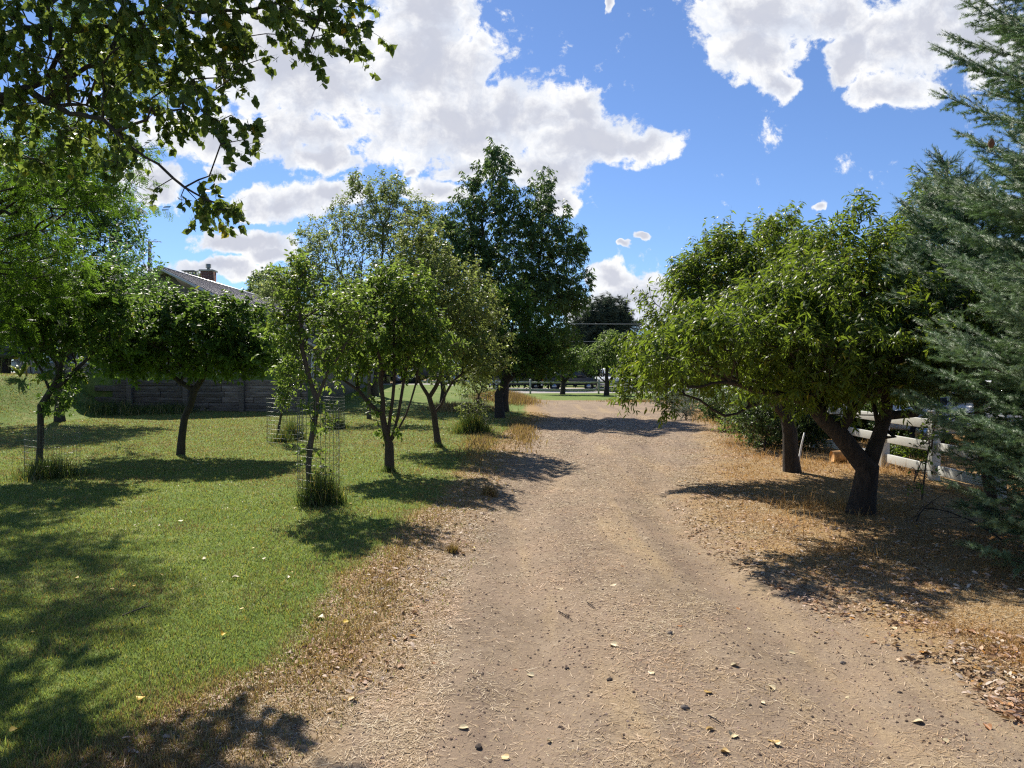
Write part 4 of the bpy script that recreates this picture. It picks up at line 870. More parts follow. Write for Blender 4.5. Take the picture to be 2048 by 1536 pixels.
# ------------------------------------------------------------------ white rail fences
VINYL = plain('white_vinyl', (.54, .54, .50), .5, var=.06, scale=3)
def fence(pts, label, post=.127, rail=(.04, .14), zs=(.16, .49, .82), h=1.0, group='white rail fences', bevel=.006):
    root = empty('white_rail_fence', pts[0], label, 'fence', group); o0 = Vector(pts[0])
    for i, p in enumerate(pts):
        m = MB(); m.box((0, 0, h / 2 - .05), (post, post, h + .1)); m.add([(-post * .58, -post * .58, h), (post * .58, -post * .58, h), (post * .58, post * .58, h), (-post * .58, post * .58, h),
            (-post * .58, -post * .58, h + .02), (post * .58, -post * .58, h + .02), (post * .58, post * .58, h + .02), (-post * .58, post * .58, h + .02), (0, 0, h + .06)],
            [(3, 2, 1, 0), (0, 1, 5, 4), (1, 2, 6, 5), (2, 3, 7, 6), (3, 0, 4, 7), (4, 5, 8), (5, 6, 8), (6, 7, 8), (7, 4, 8)])
        o = m.build('post', VINYL, root, bevel=bevel); o.location = Vector(p) - o0
        if i:
            a, b_ = Vector(pts[i - 1]), Vector(p); d = b_ - a; L = d.length; d.normalize(); q = d.to_track_quat('X', 'Z')
            for z in zs:
                m = MB(); m.box((0, 0, 0), (L - post - .004, rail[0], rail[1])); r_ = m.build('rail', VINYL, root, bevel=bevel); r_.rotation_mode = 'QUATERNION'; r_.rotation_quaternion = q
                r_.location = (a + b_) / 2 - o0 + Vector((0, 0, z))
    return root
fence([(x_, y_, float(gz(x_, y_))) for x_, y_ in [(6.15, 9.70), (6.18, 11.25), (6.2, 12.8), (6.25, 14.4), (6.35, 16.2), (6.5, 18.4), (6.7, 20.8), (6.95, 23.2), (7.3, 25.6), (7.8, 28.0)]], 'white three-rail fence close by on the right, behind the peach trunks')
fence([(x_, 55.0, float(gz(x_, 55))) for x_ in np.arange(-8.5, 19, 2.44) + .05], 'white rail fence crossing the far end of the lane', rail=(.05, .13), zs=(.30, .82), bevel=0)
# ------------------------------------------------------------------ house on the left
def mesh_part(name, mb, mat, parent, bevel=0, smooth=False, label=None):
    o = mb.build(name, mat, parent, bevel=bevel, smooth=smooth)
    if label: o['label'] = label
    return o
STUCCO = plain('house_wall_paint', (.30, .27, .235), .85, var=.12, scale=2, bump=.2)
ROOFM, g_, b_ = new_mat('metal_roof'); tc_ = g_.new('ShaderNodeTexCoord')
g_.put(b_.inputs['Base Color'], g_.mix(g_.noise(tc_.outputs['Object'], 1.2, 4), (.62, .62, .63), (.80, .80, .80))); b_.inputs['Metallic'].default_value = .25; b_.inputs['Roughness'].default_value = .42
WHITEP = plain('white_paint', (.72, .72, .70), .5, var=.05)
GLASS = plain('window_glass', (.03, .035, .04), .08, var=.1, spec=.8)
BRICK, g_, b_ = new_mat('brick'); tc_ = g_.new('ShaderNodeTexCoord'); br = g_.new('ShaderNodeTexBrick')
mp_ = g_.new('ShaderNodeMapping'); g_.put(mp_.inputs[0], tc_.outputs['Object']); mp_.inputs['Rotation'].default_value = (R(90), 0, 0); g_.put(br.inputs[0], mp_)
br.inputs['Color1'].default_value = (.20, .07, .045, 1); br.inputs['Color2'].default_value = (.14, .05, .035, 1); br.inputs['Mortar'].default_value = (.28, .24, .2, 1); br.inputs['Scale'].default_value = 1
br.inputs['Brick Width'].default_value = .22; br.inputs['Row Height'].default_value = .075; br.inputs['Mortar Size'].default_value = .008
g_.put(b_.inputs['Base Color'], br.outputs[0]); b_.inputs['Roughness'].default_value = .9
STONEC = plain('chimney_cap', (.32, .34, .30), .8)
HX0, HX1, HY0, HY1, RX, RZ = -20.0, -7.9, 31.0, 50.0, -13.9, 5.72
ez = RZ - (HX1 - RX) * .50; ezl = RZ - (RX - HX0) * .50; hb = .3
house = empty('house', (RX, HY0, hb), 'low house with pale seamed metal roof and two chimneys behind the left trees', 'house')
O = Vector((RX, HY0, hb))
m = MB(); m.prism([(HX0 - RX, 0), (HX1 - RX, 0), (HX1 - RX, ez - hb - .1), (0, RZ - hb - .1), (HX0 - RX, ezl - hb - .1)], 1, 0, HY1 - HY0); mesh_part('wall', m, STUCCO, house)
rf = MB(); th = .12; ov = .5
for sg, X1, E in ((1, HX1 - RX, ez - hb), (-1, HX0 - RX, ezl - hb)):
    Xo = X1 + sg * ov; zo = (RZ - hb) - abs(Xo) * .5
    rf.prism([(0.0, RZ - hb), (Xo, zo), (Xo, zo - th), (0.0, RZ - hb - th)][::sg], 1, -ov, HY1 - HY0 + ov)
roof = mesh_part('roof', rf, ROOFM, house)
sm_ = MB(); yy = -ov + .02
L_ = math.hypot(HX1 - RX + ov, .5 * (HX1 - RX + ov))
while yy < HY1 - HY0 + ov:
    for sg, Xe in ((1, HX1 - RX + ov), (-1, HX0 - RX - ov)):
        q_ = Vector((sg * 1.0, 0, -.5)).normalized().to_track_quat('X', 'Y'); ln = math.hypot(Xe, .5 * Xe)
        sm_.box((Xe / 2, yy, RZ - hb - abs(Xe) * .25 + .025), (ln - .02, .035, .05), rot=q_)
    yy += .42
mesh_part('roof_seam', sm_, plain('roof_seam_metal', (.22, .21, .23), .5, .3), roof)
m = MB(); m.prism([(-.18, RZ - hb - .03), (0, RZ - hb + .07), (.18, RZ - hb - .03)], 1, -ov - .02, HY1 - HY0 + ov + .02); mesh_part('ridge_cap', m, plain('ridge_cap_metal', (.62, .60, .60), .4, .2), roof)
ch = MB(); ch.box((0, 0, .0), (.56, .56, 1.8)); o = mesh_part('chimney', ch, BRICK, roof); o.location = (-1.06, 7.0, RZ - hb - .1)
m = MB(); m.box((0, 0, .93), (.68, .68, .08)); m.tube([(0.0, 0, .96), (0.0, 0, 1.12)], .07, 12); m.tube([(0, 0, 1.08), (0, 0, 1.27)], .13, 14); mesh_part('chimney_cap', m, STONEC, roof).location = (-1.06, 7.0, RZ - hb - .1)
ch = MB(); ch.box((0, 0, -.3), (.44, .44, 1.6)); ch.box((0, 0, .53), (.5, .5, .05))
for a in (-.18, .18):
    for c_ in (-.18, .18): ch.box((a, c_, .60), (.05, .05, .12))
ch.box((0, 0, .68), (.58, .58, .04)); o = mesh_part('chimney', ch, STONEC, roof, label='low grey chimney with flat cover'); o.location = (-1.2, 5.2, RZ - hb - .1)
for (wx, wz, ww, wh) in ((-3.6, 2.2, 1.5, 1.1), (1.2, 2.0, 1.5, 1.1)):
    f = MB()
    for (c_, d_) in (((0, -.03, wh / 2), (ww + .16, .07, .08)), ((0, -.03, -wh / 2), (ww + .2, .09, .08)), ((-ww / 2 - .02, -.03, 0), (.08, .065, wh)), ((ww / 2 + .02, -.03, 0), (.08, .065, wh)), ((0, -.03, 0), (.05, .06, wh - .08))): f.box(c_, d_)
    fo = mesh_part('window', f, WHITEP, house); fo.location = (wx, 0, wz); p_ = MB(); p_.box((0, -.01, 0), (ww - .04, .02, wh - .08)); mesh_part('pane', p_, GLASS, fo)
m = MB(); m.box((HX1 - RX - .12, -.08, 1.1), (.09, .09, 2.2)); m.box((HX1 - RX + .0, -.1, .03), (.35, .09, .08)); mesh_part('downspout', m, WHITEP, house)
m = MB(); m.box((HX1 - RX + ov + .06, (HY1 - HY0) / 2, ez - hb - .5 * ov - .06), (.12, HY1 - HY0 + 1, .12)); mesh_part('gutter', m, WHITEP, house)
# lattice aerial mast
p = Vector(at(301, 545, 33)); root = empty('aerial_mast', (p.x, p.y, hb + 3.5), 'thin lattice aerial mast rising behind the house roof', 'antenna')
m = MB(); hh = at(301, 484, 33).z - hb - 3.5
for k in range(3): a = k * 2.094; m.tube([(math.cos(a) * .12, math.sin(a) * .12, -1.5), (math.cos(a) * .05, math.sin(a) * .05, hh)], .02, 4)
z = 0; i = 0
while z < hh:
    s_ = .12 - .07 * z / hh
    for k in range(3):
        a, c_ = k * 2.094, (k + 1) * 2.094; m.tube([(math.cos(a) * s_, math.sin(a) * s_, z), (math.cos(c_) * s_, math.sin(c_) * s_, z + .22)], .012, 3)
    z += .25
mesh_part('mast', m, plain('mast_metal', (.10, .05, .05), .6, .3), root)
m = MB(); m.tube([(-.5, 0, hh + .0), (.5, 0, hh + .0)], .012, 4)
for k in range(5): m.tube([(-.4 + .2 * k, -.3, hh), (-.4 + .2 * k, .3, hh)], .008, 3)
mesh_part('aerial', m, plain('aerial_metal', (.3, .3, .3), .4, .6), root)

# ------------------------------------------------------------------ timber retaining wall
TIMB, g_, b_ = new_mat('weathered_timber'); tc_ = g_.new('ShaderNodeTexCoord'); mp_ = g_.new('ShaderNodeMapping'); g_.put(mp_.inputs[0], tc_.outputs['Object']); mp_.inputs['Scale'].default_value = (.35, 3, 5)
n1_ = g_.noise(mp_, 4, 7, .7); rn_ = g_.new('ShaderNodeAttribute', attribute_name='rnd').outputs['Fac']
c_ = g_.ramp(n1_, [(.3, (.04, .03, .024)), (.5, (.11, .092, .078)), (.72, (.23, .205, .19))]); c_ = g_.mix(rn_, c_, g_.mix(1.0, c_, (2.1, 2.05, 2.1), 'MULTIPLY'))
g_.put(b_.inputs['Base Color'], c_); b_.inputs['Roughness'].default_value = .95; g_.put(b_.inputs['Normal'], g_.bump(n1_, 1.0, .04))
wz0 = float(gz(-12, 28.8)) - .1
wall = empty('timber_retaining_wall', (-12.5, WALLY, wz0), 'dark weathered timber retaining wall at the top of the left lawn', 'wall')
g = np.random.default_rng(5); x0, x1 = -15.4, -7.7
for r_ in range(6):
    x = x0 + (r_ % 2) * .7 - .3
    while x < x1 - .15:
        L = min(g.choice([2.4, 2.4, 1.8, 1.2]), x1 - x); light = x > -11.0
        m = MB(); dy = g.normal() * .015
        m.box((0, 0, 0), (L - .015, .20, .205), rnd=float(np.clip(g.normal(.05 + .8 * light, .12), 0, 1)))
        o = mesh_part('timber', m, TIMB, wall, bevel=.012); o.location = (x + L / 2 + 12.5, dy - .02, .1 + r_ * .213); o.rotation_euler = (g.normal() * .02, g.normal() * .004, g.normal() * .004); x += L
for k in range(5):
    m = MB(); m.box((0, 0, .7), (.18, .16, 1.5), rnd=.2); o = mesh_part('stake', m, TIMB, wall, bevel=.01); o.location = (-3.9 + k * 2.1, -.23, 0)
tag(clump(330, 798, 1200, 1.2, .5, 'dark weeds along the foot of the timber wall', w=.008, D=28.2), group='weeds along the timber wall')
tag(clump(230, 790, 1000, 1.0, .7, 'dark tall weeds at the left end of the timber wall', w=.008, D=27.6), group='weeds along the timber wall')

# ------------------------------------------------------------------ terrace things: grill, chair, post, yucca
p = at(32, 748, 29.3); p.z = float(gz(p.x, p.y)); root = empty('barbecue_grill', p, 'dark covered barbecue grill on legs beside the house wall', 'grill')
DK = plain('grill_enamel', (.015, .022, .03), .35, var=.2)
m = MB(); m.prism([(-.28, .85), (.28, .85), (.28, 1.02), (.18, 1.2), (-.14, 1.24), (-.26, 1.12)], 0, -.45, .45); mesh_part('lid', m, DK, root, bevel=.02)
m = MB(); m.prism([(-.26, .62), (.26, .62), (.29, .84), (-.29, .84)], 0, -.42, .42); mesh_part('firebox', m, DK, root)
for s_ in (-1, 1): m = MB(); m.box((s_ * .68, 0, .80), (.42, .46, .04)); mesh_part('side_shelf', m, DK, root, bevel=.006)
for a in (-.38, .38):
    for c_ in (-.2, .2): m = MB(); m.tube([(a, c_, .64), (a * 1.15, c_ * 1.15, -.02)], .018, 6); mesh_part('leg', m, WIRE, root)
m = MB(); m.tube([(-.3, -.31, .98), (-.3, -.35, .98), (.3, -.35, .98), (.3, -.31, .98)], .012, 6); mesh_part('handle', m, WIRE, root)
m = MB(); m.tube([(0, .0, .18), (0, .0, .44)], [.15, .15], 14); m.tube([(0, 0, .44), (0, 0, .52)], [.15, .05], 14); mesh_part('gas_bottle', m, WHITEP, root, smooth=True)
p = at(88, 750, 28.8); p.z = float(gz(p.x, p.y)); root = empty('garden_chair', p, 'pale blue-white plastic chair beside the house wall', 'chair')
PL = plain('chair_plastic', (.55, .60, .66), .5, var=.05)
m = MB(); m.box((0, 0, .42), (.46, .44, .04)); mesh_part('seat', m, PL, root, bevel=.01)
m = MB(); m.prism([(-.24, .42), (.24, .42), (.2, .95), (.12, 1.02), (-.12, 1.02), (-.2, .95)], 1, .19, .22); mesh_part('backrest', m, PL, root, bevel=.006)
for a in (-.2, .2):
    for c_ in (-.19, .19): m = MB(); m.tube([(a, c_, .42), (a * 1.25, c_ * 1.2, 0)], .022, 6); mesh_part('leg', m, PL, root)
    m = MB(); m.tube([(a * 1.15, -.2, .4), (a * 1.2, -.2, .64), (a * 1.2, .2, .66)], .02, 6); mesh_part('armrest', m, PL, root)
p = at(53, 781, 27.2); p.z = float(gz(p.x, p.y)); root = empty('garden_post', p, 'slim tan post with a small white crosspiece, beside the yellow-green plant', 'post')
hh = at(53, 707, 27.2).z - p.z
m = MB(); m.box((0, 0, hh / 2), (.045, .045, hh)); mesh_part('pole', m, plain('post_wood', (.34, .26, .13), .8), root)
m = MB(); m.box((0.02, -.03, hh * .62), (.22, .012, .03)); mesh_part('crosspiece', m, WHITEP, root)
def rosette(px, py, D, n, h, w, label, name, mat, droop=.8, cat='plant'):
    p = at(px, py, D); p.z = float(gz(p.x, p.y)); g = np.random.default_rng(int(px)); m = MB()
    for i in range(n):
        a = g.random() * 6.283; l = h * g.uniform(.6, 1.1); t = np.linspace(0, 1, 6); rr = l * .55 * t; zz = l * (t - droop * .55 * t ** 2.5); sx = -math.sin(a); sy = math.cos(a)
        ww = w * np.sin(math.pi * (t * .85 + .12)); V = []
        for k in range(6): V += [(math.cos(a) * rr[k] + sx * ww[k], math.sin(a) * rr[k] + sy * ww[k], zz[k]), (math.cos(a) * rr[k] - sx * ww[k], math.sin(a) * rr[k] - sy * ww[k], zz[k])]
        m.add(V, [(2 * k, 2 * k + 1, 2 * k + 3, 2 * k + 2) for k in range(5)], rnd=float(g.random()))
    return _put(m, name, mat, p, label, cat)
def _put(m, name, mat, p, label, cat):
    o = m.build(name, mat); o.location = p; return tag(o, label, cat)
rosette(40, 782, 26.8, 60, .75, .035, 'yellow-green strap-leaved plant beside the slim tan post', 'yucca_plant', leaf_mat('yucca_leaves', (.12, .16, .03), (.20, .26, .05), (.34, .36, .12), (.5, .4, .15), (.3, .4, .08), .3))

# ------------------------------------------------------------------ shrubs and hedges
def shrub(px, py, D, lobes, label, leafm, leaf=.05, n=120, per=8, tmpl=DIAM, name='shrub', cat='shrub', group=None, r0=.03, **kw):
    p = at(px, py, D); p.z = float(gz(p.x, p.y)); kw.setdefault('twigs', 1); kw.setdefault('tl', .3); kw.setdefault('rmax', .012)
    return make_tree(name, label, cat, [path(p, p + Vector((0, 0, .15)), p + Vector((.02, 0, .3)))], [lobe(*l) for l in lobes], n, r0, int(px * 3 + py), BARK, leafm, tmpl, leaf, per, group=group, **kw)
LM_SAGE = leaf_mat('sage_leaves', (.10, .13, .09), (.16, .20, .14), (.24, .28, .20), None, (.14, .2, .1), .25, .6, .3, .02)
LM_DARK = leaf_mat('dark_hedge_leaves', (0.021, 0.045, 0.016), (0.042, 0.077, 0.026), (0.075, 0.119, 0.040), None, (0.180, 0.280, 0.070), .3, yfrac=.02)
shrub(1345, 815, 32, [(1345, 800, 34, 14, 32, .9), (1380, 803, 30, 14, 31, .9)], 'low grey-green sagebrush where the lane widens on the right', LM_SAGE, .07, 130, 10)
shrub(1372, 828, 26, [(1368, 822, 24, 9, 26, .5)], 'small grey-green weed patch in front of the sagebrush', LM_SAGE, .05, 60, 8)
shrub(1500, 875, 17, [(1500, 840, 40, 34, 17, .7), (1470, 850, 24, 28, 17, .4)], 'sparse twiggy shrub under the low peach limb', LM_PEAR, .06, 90, 4)
shrub(1560, 880, 16.4, [(1550, 850, 40, 40, 16.4, .7), (1530, 890, 40, 16, 16, .5)], 'dark shrub behind the second peach trunk', LM_DARK, .06, 150, 8)
for i, (px, D, hpx, w_, lb_) in enumerate([(1660, 19, 800, 80, 'dark hedge bush beyond the fence, left of the near peach trunk'), (1790, 18, 820, 70, 'dark hedge bush seen through the white fence rails'), (1900, 21, 790, 90, 'dark bush beyond the fence behind the parked white car'), (2020, 17, 780, 90, 'dark bush beyond the fence at the right edge'), (1590, 26, 790, 80, 'far dark bush beyond the fence between the peach trunks'), (1450, 40, 785, 70, 'dark bush at the right end of the far lawn')]):
    zt = hpx; zb = HZ + CAMH * F / D
    shrub(px, zb, D, [(px, (zt + zb) / 2, w_, (zb - zt) / 2, D, 1.3), (px + w_ * .6, (zt + zb) / 2 + 8, w_ * .6, (zb - zt) / 2.4, D, 1.2)], lb_, LM_DARK, .10 + .002 * D, 240, 8, group='dark bushes beyond the fence')
shrub(1810, 915, 13.5, [(1815, 905, 40, 12, 13.5, .3)], 'small sunlit yellow-green bush behind the lower fence rail', LM_PEACH, .07, 60, 5)
shrub(1530, 900, 15.4, [(1520, 830, 50, 44, 15.4, .7), (1600, 850, 46, 36, 15.8, .7), (1640, 820, 50, 40, 15.8, .7)], 'dense dark thicket low behind the two peach trunks', LM_DARK, .07, 320, 8)
shrub(1450, 850, 21, [(1450, 815, 40, 24, 21, .9), (1490, 800, 30, 24, 21, .8)], 'dark low bush under the drooping left side of the second peach', LM_DARK, .08, 220, 8)
# saplings by the right fence
p = at(1845, 1000); make_tree('sapling', 'thin green sapling standing in front of the white fence', 'sapling', [path(p, p + Vector((.05, 0, .45)), p + Vector((.10, 0, .95)), p + Vector((.12, 0, 1.25)))],
    [lobe(1850, 920, 22, 40, 8.8, .15), lobe(1870, 860, 26, 30, 8.8, .15), lobe(1845, 975, 14, 14, 8.8, .1)], 26, .014, 311, BARKG, LM_PEAR, OVAL, .05, 4, twigs=0, tl=.12)
# log and pale stake
p = at(1690, 925); root = tag(_put(MB().tube([(-.22, 0, .10), (0, .01, .11), (.22, .0, .10)], [.10, .105, .10], 12), 'log', plain('cut_log', (.50, .27, .10), .8, var=.3, scale=18), p, 'short orange-tan sawn log lying in the weeds behind the near peach trunk', 'log'))
p = at(1598, 925); _put(MB().tube([(0, 0, 0), (.05, 0, .3), (.10, 0, .52)], [.018, .016, .012], 6), 'stake', WHITEP, p, 'pale leaning stake just right of the second peach trunk', 'stake')
for i, (x_, y_, a_, L, lb_) in enumerate([(4.3, 8.2, .6, .55, 'thin dead branch arching out beside the near peach trunk'), (4.6, 7.2, 2.5, .9, 'dead twiggy branch lying under the smaller spruce')]):
    z_ = float(gz(x_, y_)); m = MB(); t_ = np.linspace(0, 1, 12); g = np.random.default_rng(i + 3); q_ = np.stack([L * t_, .1 * t_, .62 * L * t_ * (1.35 - t_)], 1) + np.cumsum(g.normal(size=(12, 3)) * .007, 0); m.tube(q_, np.linspace(.009, .002, 12), 5)
    for k in range(2, 11):
        d_ = g.normal(size=3) * .6 + np.array([.8, 0, -.2]); l_ = g.uniform(.08, .3) * L; m.tube([q_[k], q_[k] + d_ * l_ * .5 + g.normal(size=3) * .01, q_[k] + d_ * l_], [.004, .003, .0012], 3)
    o = m.build('dead_branch', BARK); o.location = (x_, y_, z_); o.rotation_euler = (0, 0, a_); tag(o, lb_, 'branch', 'dead branches by the spruce')

# ------------------------------------------------------------------ far trees
LM_PINE = leaf_mat('pine_needles', (0.027, 0.048, 0.032), (0.048, 0.078, 0.051), (0.083, 0.120, 0.080), None, (0.140, 0.200, 0.100), .15, .6, .3, .02)
TUFT = ([(0, -.05, 0), (0, .05, 0), (1, .02, 0), (0, 0, -.05), (0, 0, .05), (.9, .35, .1), (.9, -.3, -.1), (.85, .05, .35)], [(0, 1, 2), (3, 4, 5), (3, 4, 6), (0, 1, 7)])
def far_tree(px, D, top, lobes, label, mat, leaf, n=420, per=8, name='background_tree', group='trees beyond the far fence', tmpl=DIAM, **kw):
    X = (px - 1024) / F * D; z0 = float(gz(X, D)); z1 = CAMH + (HZ - top) / F * D; kw.setdefault('twigs', 1); kw.setdefault('tl', .8)
    make_tree(name, label, 'tree', [[(X, D, z0), (X + .1, D, z0 + (z1 - z0) * .35), (X, D, z0 + (z1 - z0) * .75)]], [lobe(a, b_, c_, d_, D, c_ / F * D * .9) for a, b_, c_, d_ in lobes], n, .22, abs(int(px * 7 + D)), BARK, mat, tmpl, leaf, per, group=group, seg=.9, tip_r=.012, rmax=.03, **kw)
far_tree(1215, 78, 600, [(1215, 640, 42, 34), (1190, 690, 50, 45), (1240, 690, 45, 50), (1215, 740, 60, 22), (1170, 660, 22, 24)], 'large dark pine standing beyond the far fence', LM_PINE, .55, 650, 9, 'pine_tree', tmpl=TUFT, up=1.4, shoots=60, shoot_len=1.2)
far_tree(1150, 84, 660, [(1150, 700, 26, 34), (1140, 740, 34, 22)], 'smaller dark pine to the left of the large far pine', LM_PINE, .5, 300, 8, 'pine_tree', tmpl=TUFT, up=1.4)
far_tree(1290, 66, 690, [(1290, 720, 50, 34), (1340, 710, 50, 40), (1320, 755, 60, 20)], 'rounded tree partly hidden by the second peach crown', LM_FAR, .3)
far_tree(1080, 66, 640, [(1080, 700, 50, 55), (1050, 730, 50, 30), (1110, 740, 40, 26)], 'dark broad tree behind the low apple beside the cherry', LM_DARK, .3)
far_tree(1000, 70, 640, [(985, 700, 60, 45), (1000, 745, 60, 24)], 'dark tree far behind the leaning apple trunk', LM_DARK, .3)
far_tree(880, 72, 640, [(880, 700, 70, 45), (900, 745, 70, 20)], 'dark tree far behind the forked trunk', LM_DARK, .3)
far_tree(760, 75, 620, [(760, 690, 70, 45), (740, 735, 80, 24)], 'dark tree far behind the sheaf of stems', LM_DARK, .32)
far_tree(640, 74, 590, [(640, 660, 70, 50), (620, 720, 80, 30)], 'dark tree far behind the caged pear', LM_DARK, .32)
far_tree(540, 60, 545, [(540, 580, 40, 34), (560, 640, 60, 50), (500, 640, 40, 40)], 'round green tree rising right of the metal roof', LM_FAR, .28)
far_tree(395, 62, 545, [(395, 575, 30, 20), (390, 610, 40, 30)], 'small treetop showing behind the two chimneys', LM_FAR, .28, 200)
far_tree(1420, 50, 560, [(1420, 620, 60, 60), (1400, 690, 60, 50), (1440, 745, 60, 30)], 'dark tree behind the second peach crown', LM_DARK, .26)
far_tree(1640, 38, 560, [(1640, 640, 80, 70), (1640, 730, 80, 50)], 'tall dark tree beyond the fence behind the nearest peach', LM_DARK, .22)
far_tree(1780, 30, 560, [(1780, 650, 80, 80), (1790, 740, 80, 50)], 'tall dark tree beyond the fence behind the smaller spruce', LM_DARK, .2)
far_tree(1930, 32, 520, [(1930, 620, 90, 90), (1940, 730, 90, 50)], 'tall dark tree beyond the fence between the two spruces', LM_DARK, .2)
far_tree(2070, 30, 480, [(2070, 620, 90, 110), (2080, 740, 90, 50)], 'dark tree beyond the fence at the right edge', LM_DARK, .2)
far_tree(10, 34, 540, [(0, 640, 60, 90), (-60, 660, 70, 90)], 'dark conifer-like tree at the left edge beside the house wall', LM_DARK, .2)
far_tree(-120, 45, 420, [(-120, 560, 90, 100), (-130, 680, 100, 80)], 'large tree beyond the left edge behind the house', LM_FAR, .22)

# ------------------------------------------------------------------ far pale building, wires, vehicles
p = at(1152, 742, 95); root = empty('far_building', (p.x, p.y, 0), 'pale grey gabled building almost hidden beside the far pine', 'building')
m = MB(); m.prism([(-3, 0), (3, 0), (3, 5.0), (0, 7.2), (-3, 5.0)], 1, 0, 8); mesh_part('wall', m, plain('grey_siding', (.42, .44, .50), .7), root)
m = MB()
for sg in (1, -1): m.prism([(0, 7.3), (sg * 3.4, 4.85), (sg * 3.4, 4.7), (0, 7.15)][::sg], 1, -.3, 8.3)
mesh_part('roof', m, plain('grey_roof', (.20, .21, .24), .7), root)
CABLE = plain('cable_rubber', (.30, .32, .32), .5)
for i, (py, D, sag) in enumerate(((648, 60, .25), (683, 62, .3))):
    z_ = at(1200, py, D).z; m = MB(); ts = np.linspace(-1, 1, 30); m.tube(np.stack([8 + ts * 40, D + ts * 2, z_ + sag * (ts * ts - .02)], 1), .022 if i == 0 else .014, 5)
    tag(m.build('overhead_wire', CABLE), ('thick upper overhead wire crossing in front of the far pine', 'thin lower overhead wire crossing in front of the far pine')[i], 'wire', 'overhead wires')
TYRE = plain('tyre_rubber', (.02, .02, .02), .8); CHROME = plain('chrome', (.6, .6, .6), .2, .9); LAMPR = plain('red_lamp', (.6, .03, .02), .3); LAMPW = plain('clear_lamp', (.7, .7, .68), .15)
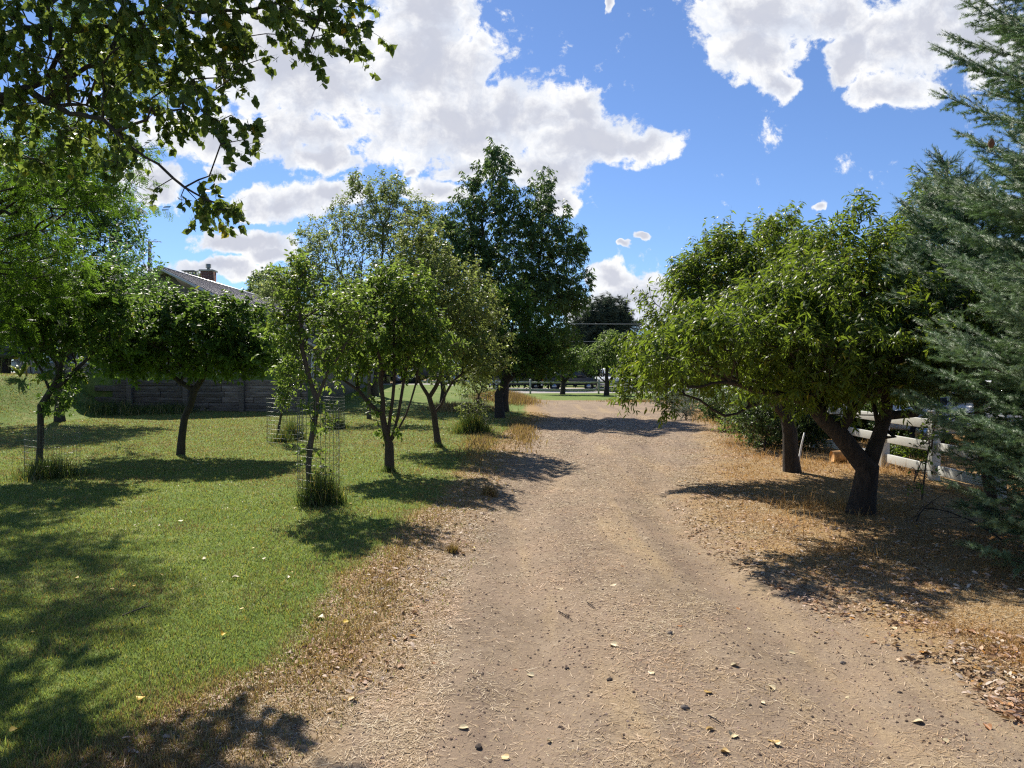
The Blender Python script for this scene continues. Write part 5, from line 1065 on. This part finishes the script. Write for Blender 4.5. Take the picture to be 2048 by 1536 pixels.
def vehicle(name, label, cat, loc, rz, paint, kind='truck', group=None):
    root = empty(name, loc, label, cat, group); root.rotation_euler = (0, 0, rz); W_ = 1.9
    if kind == 'truck': L = 5.6; prof = [(-2.8, .55), (-2.75, 1.05), (-1.5, 1.18), (2.75, 1.15), (2.8, .5)]; cab = [(-1.55, 1.16), (-.85, 1.85), (.75, 1.87), (1.0, 1.16)]
    elif kind == 'suv': L = 4.8; prof = [(-2.4, .45), (-2.35, .95), (-1.25, 1.10), (2.3, 1.08), (2.4, .45)]; cab = [(-1.3, 1.08), (-.6, 1.72), (2.0, 1.70), (2.3, 1.06)]
    else: L = 4.5; prof = [(-2.2, .40), (-2.15, .78), (-1.1, .95), (1.5, .98), (2.15, .92), (2.2, .4)]; cab = [(-1.15, .94), (-.4, 1.42), (.8, 1.42), (1.6, .96)]
    m = MB(); m.prism([(a, b_) for a, b_ in prof][::-1], 0, -W_ / 2, W_ / 2); body = mesh_part('body', m, paint, root, bevel=.06)
    m = MB(); m.prism(cab[::-1], 0, -W_ / 2 + .1, W_ / 2 - .1); mesh_part('cabin', m, paint, root, bevel=.05)
    g1, g2, g3, g4 = cab
    for s_ in (-1, 1):
        m = MB(); xs = s_ * (W_ / 2 - .092); m.prism([(g1[0] + .28, g1[1] + .06), (g4[0] - .25, g4[1] + .06), (g3[0] - .05, g3[1] - .1), (g2[0] + .08, g2[1] - .1)], 0, min(xs, xs + s_ * .012), max(xs, xs + s_ * .012)); mesh_part('side_window', m, GLASS, root)
    for (a, b_, nm) in ((g1, g2, 'windscreen'), (g4, g3, 'rear_window')):
        sg = -1 if nm == 'windscreen' else 1; lo = .12; V = []
        for t in (lo, .88):
            y_ = a[0] + (b_[0] - a[0]) * t + sg * .03; z_ = a[1] + (b_[1] - a[1]) * t + .02
            for s_ in (-1, 1): V.append((s_ * (W_ / 2 - .2), y_, z_))
        V += [(v_[0], v_[1] - sg * .02, v_[2] - .01) for v_ in V]; m = MB(); m.add(V, [(0, 1, 3, 2), (4, 6, 7, 5), (0, 4, 5, 1), (2, 3, 7, 6), (0, 2, 6, 4), (1, 5, 7, 3)]); mesh_part(nm, m, GLASS, root)
    f = prof[0][0]; r = prof[-1][0]
    m = MB(); m.box((0, f - .03, .72), (1.1, .06, .26)); mesh_part('grille', m, DK, root)
    for (y_, nm) in ((f - .06, 'front_bumper'), (r + .05, 'rear_bumper')): m = MB(); m.box((0, y_, .48), (W_ - .06, .14, .2)); mesh_part(nm, m, CHROME, root, bevel=.03)
    for s_ in (-1, 1):
        m = MB(); m.box((s_ * .74, f - .02, .80), (.32, .08, .18)); mesh_part('headlight', m, LAMPW, root, bevel=.02)
        m = MB(); m.box((s_ * .82, r + .0, .85), (.18, .06, .26)); mesh_part('tail_light', m, LAMPR, root, bevel=.01)
        m = MB(); m.box((s_ * (W_ / 2 + .08), g1[0] + .35, g1[1] + .08), (.18, .1, .15)); mesh_part('mirror', m, DK, root, bevel=.02)
        for y_ in (f + .95, r - 1.0):
            m = MB(); m.tube([(s_ * (W_ / 2 - .2), y_, .36), (s_ * (W_ / 2 + .02), y_, .36)], .36, 20); wh_ = mesh_part('wheel', m, TYRE, root, bevel=.03)
            m = MB(); m.tube([(s_ * (W_ / 2 - .01), y_, .36), (s_ * (W_ / 2 + .035), y_, .36)], .2, 14); mesh_part('rim', m, CHROME, wh_)
    return root
PW = plain('white_car_paint', (.75, .76, .77), .25, var=.03, spec=.6); PB = plain('black_car_paint', (.02, .022, .026), .2, var=.1, spec=.6); PG = plain('dark_grey_car_paint', (.06, .065, .07), .25, var=.1, spec=.6)
vehicle('pickup_truck', 'white pickup truck parked beyond the far fence, seen from the front', 'truck', (8.2, 63, 0), R(4), PW, 'truck')
vehicle('parked_car', 'dark sport utility car parked beyond the far fence, left of the white truck', 'car', (5.0, 64.5, 0), R(84), PB, 'suv')
vehicle('parked_car', 'dark grey low car parked beyond the far fence, farthest left of the row', 'car', (.6, 66, 0), R(92), PG, 'suv')
vehicle('parked_car', 'white car with a red tail light, seen through the spruce beyond the near fence', 'car', (9.4, 14.2, float(gz(9.4, 14.2))), R(200), PW, 'sedan')
vehicle('parked_car', 'black car on the pale drive beside the house corner', 'car', (-8.6, 48.0, float(gz(-8.6, 48.0))), R(100), PB, 'suv')
vehicle('parked_car', 'dark car on the pale drive behind the sheaf of stems', 'car', (-5.2, 51.0, float(gz(-5.2, 51.0))), R(85), PG, 'suv')
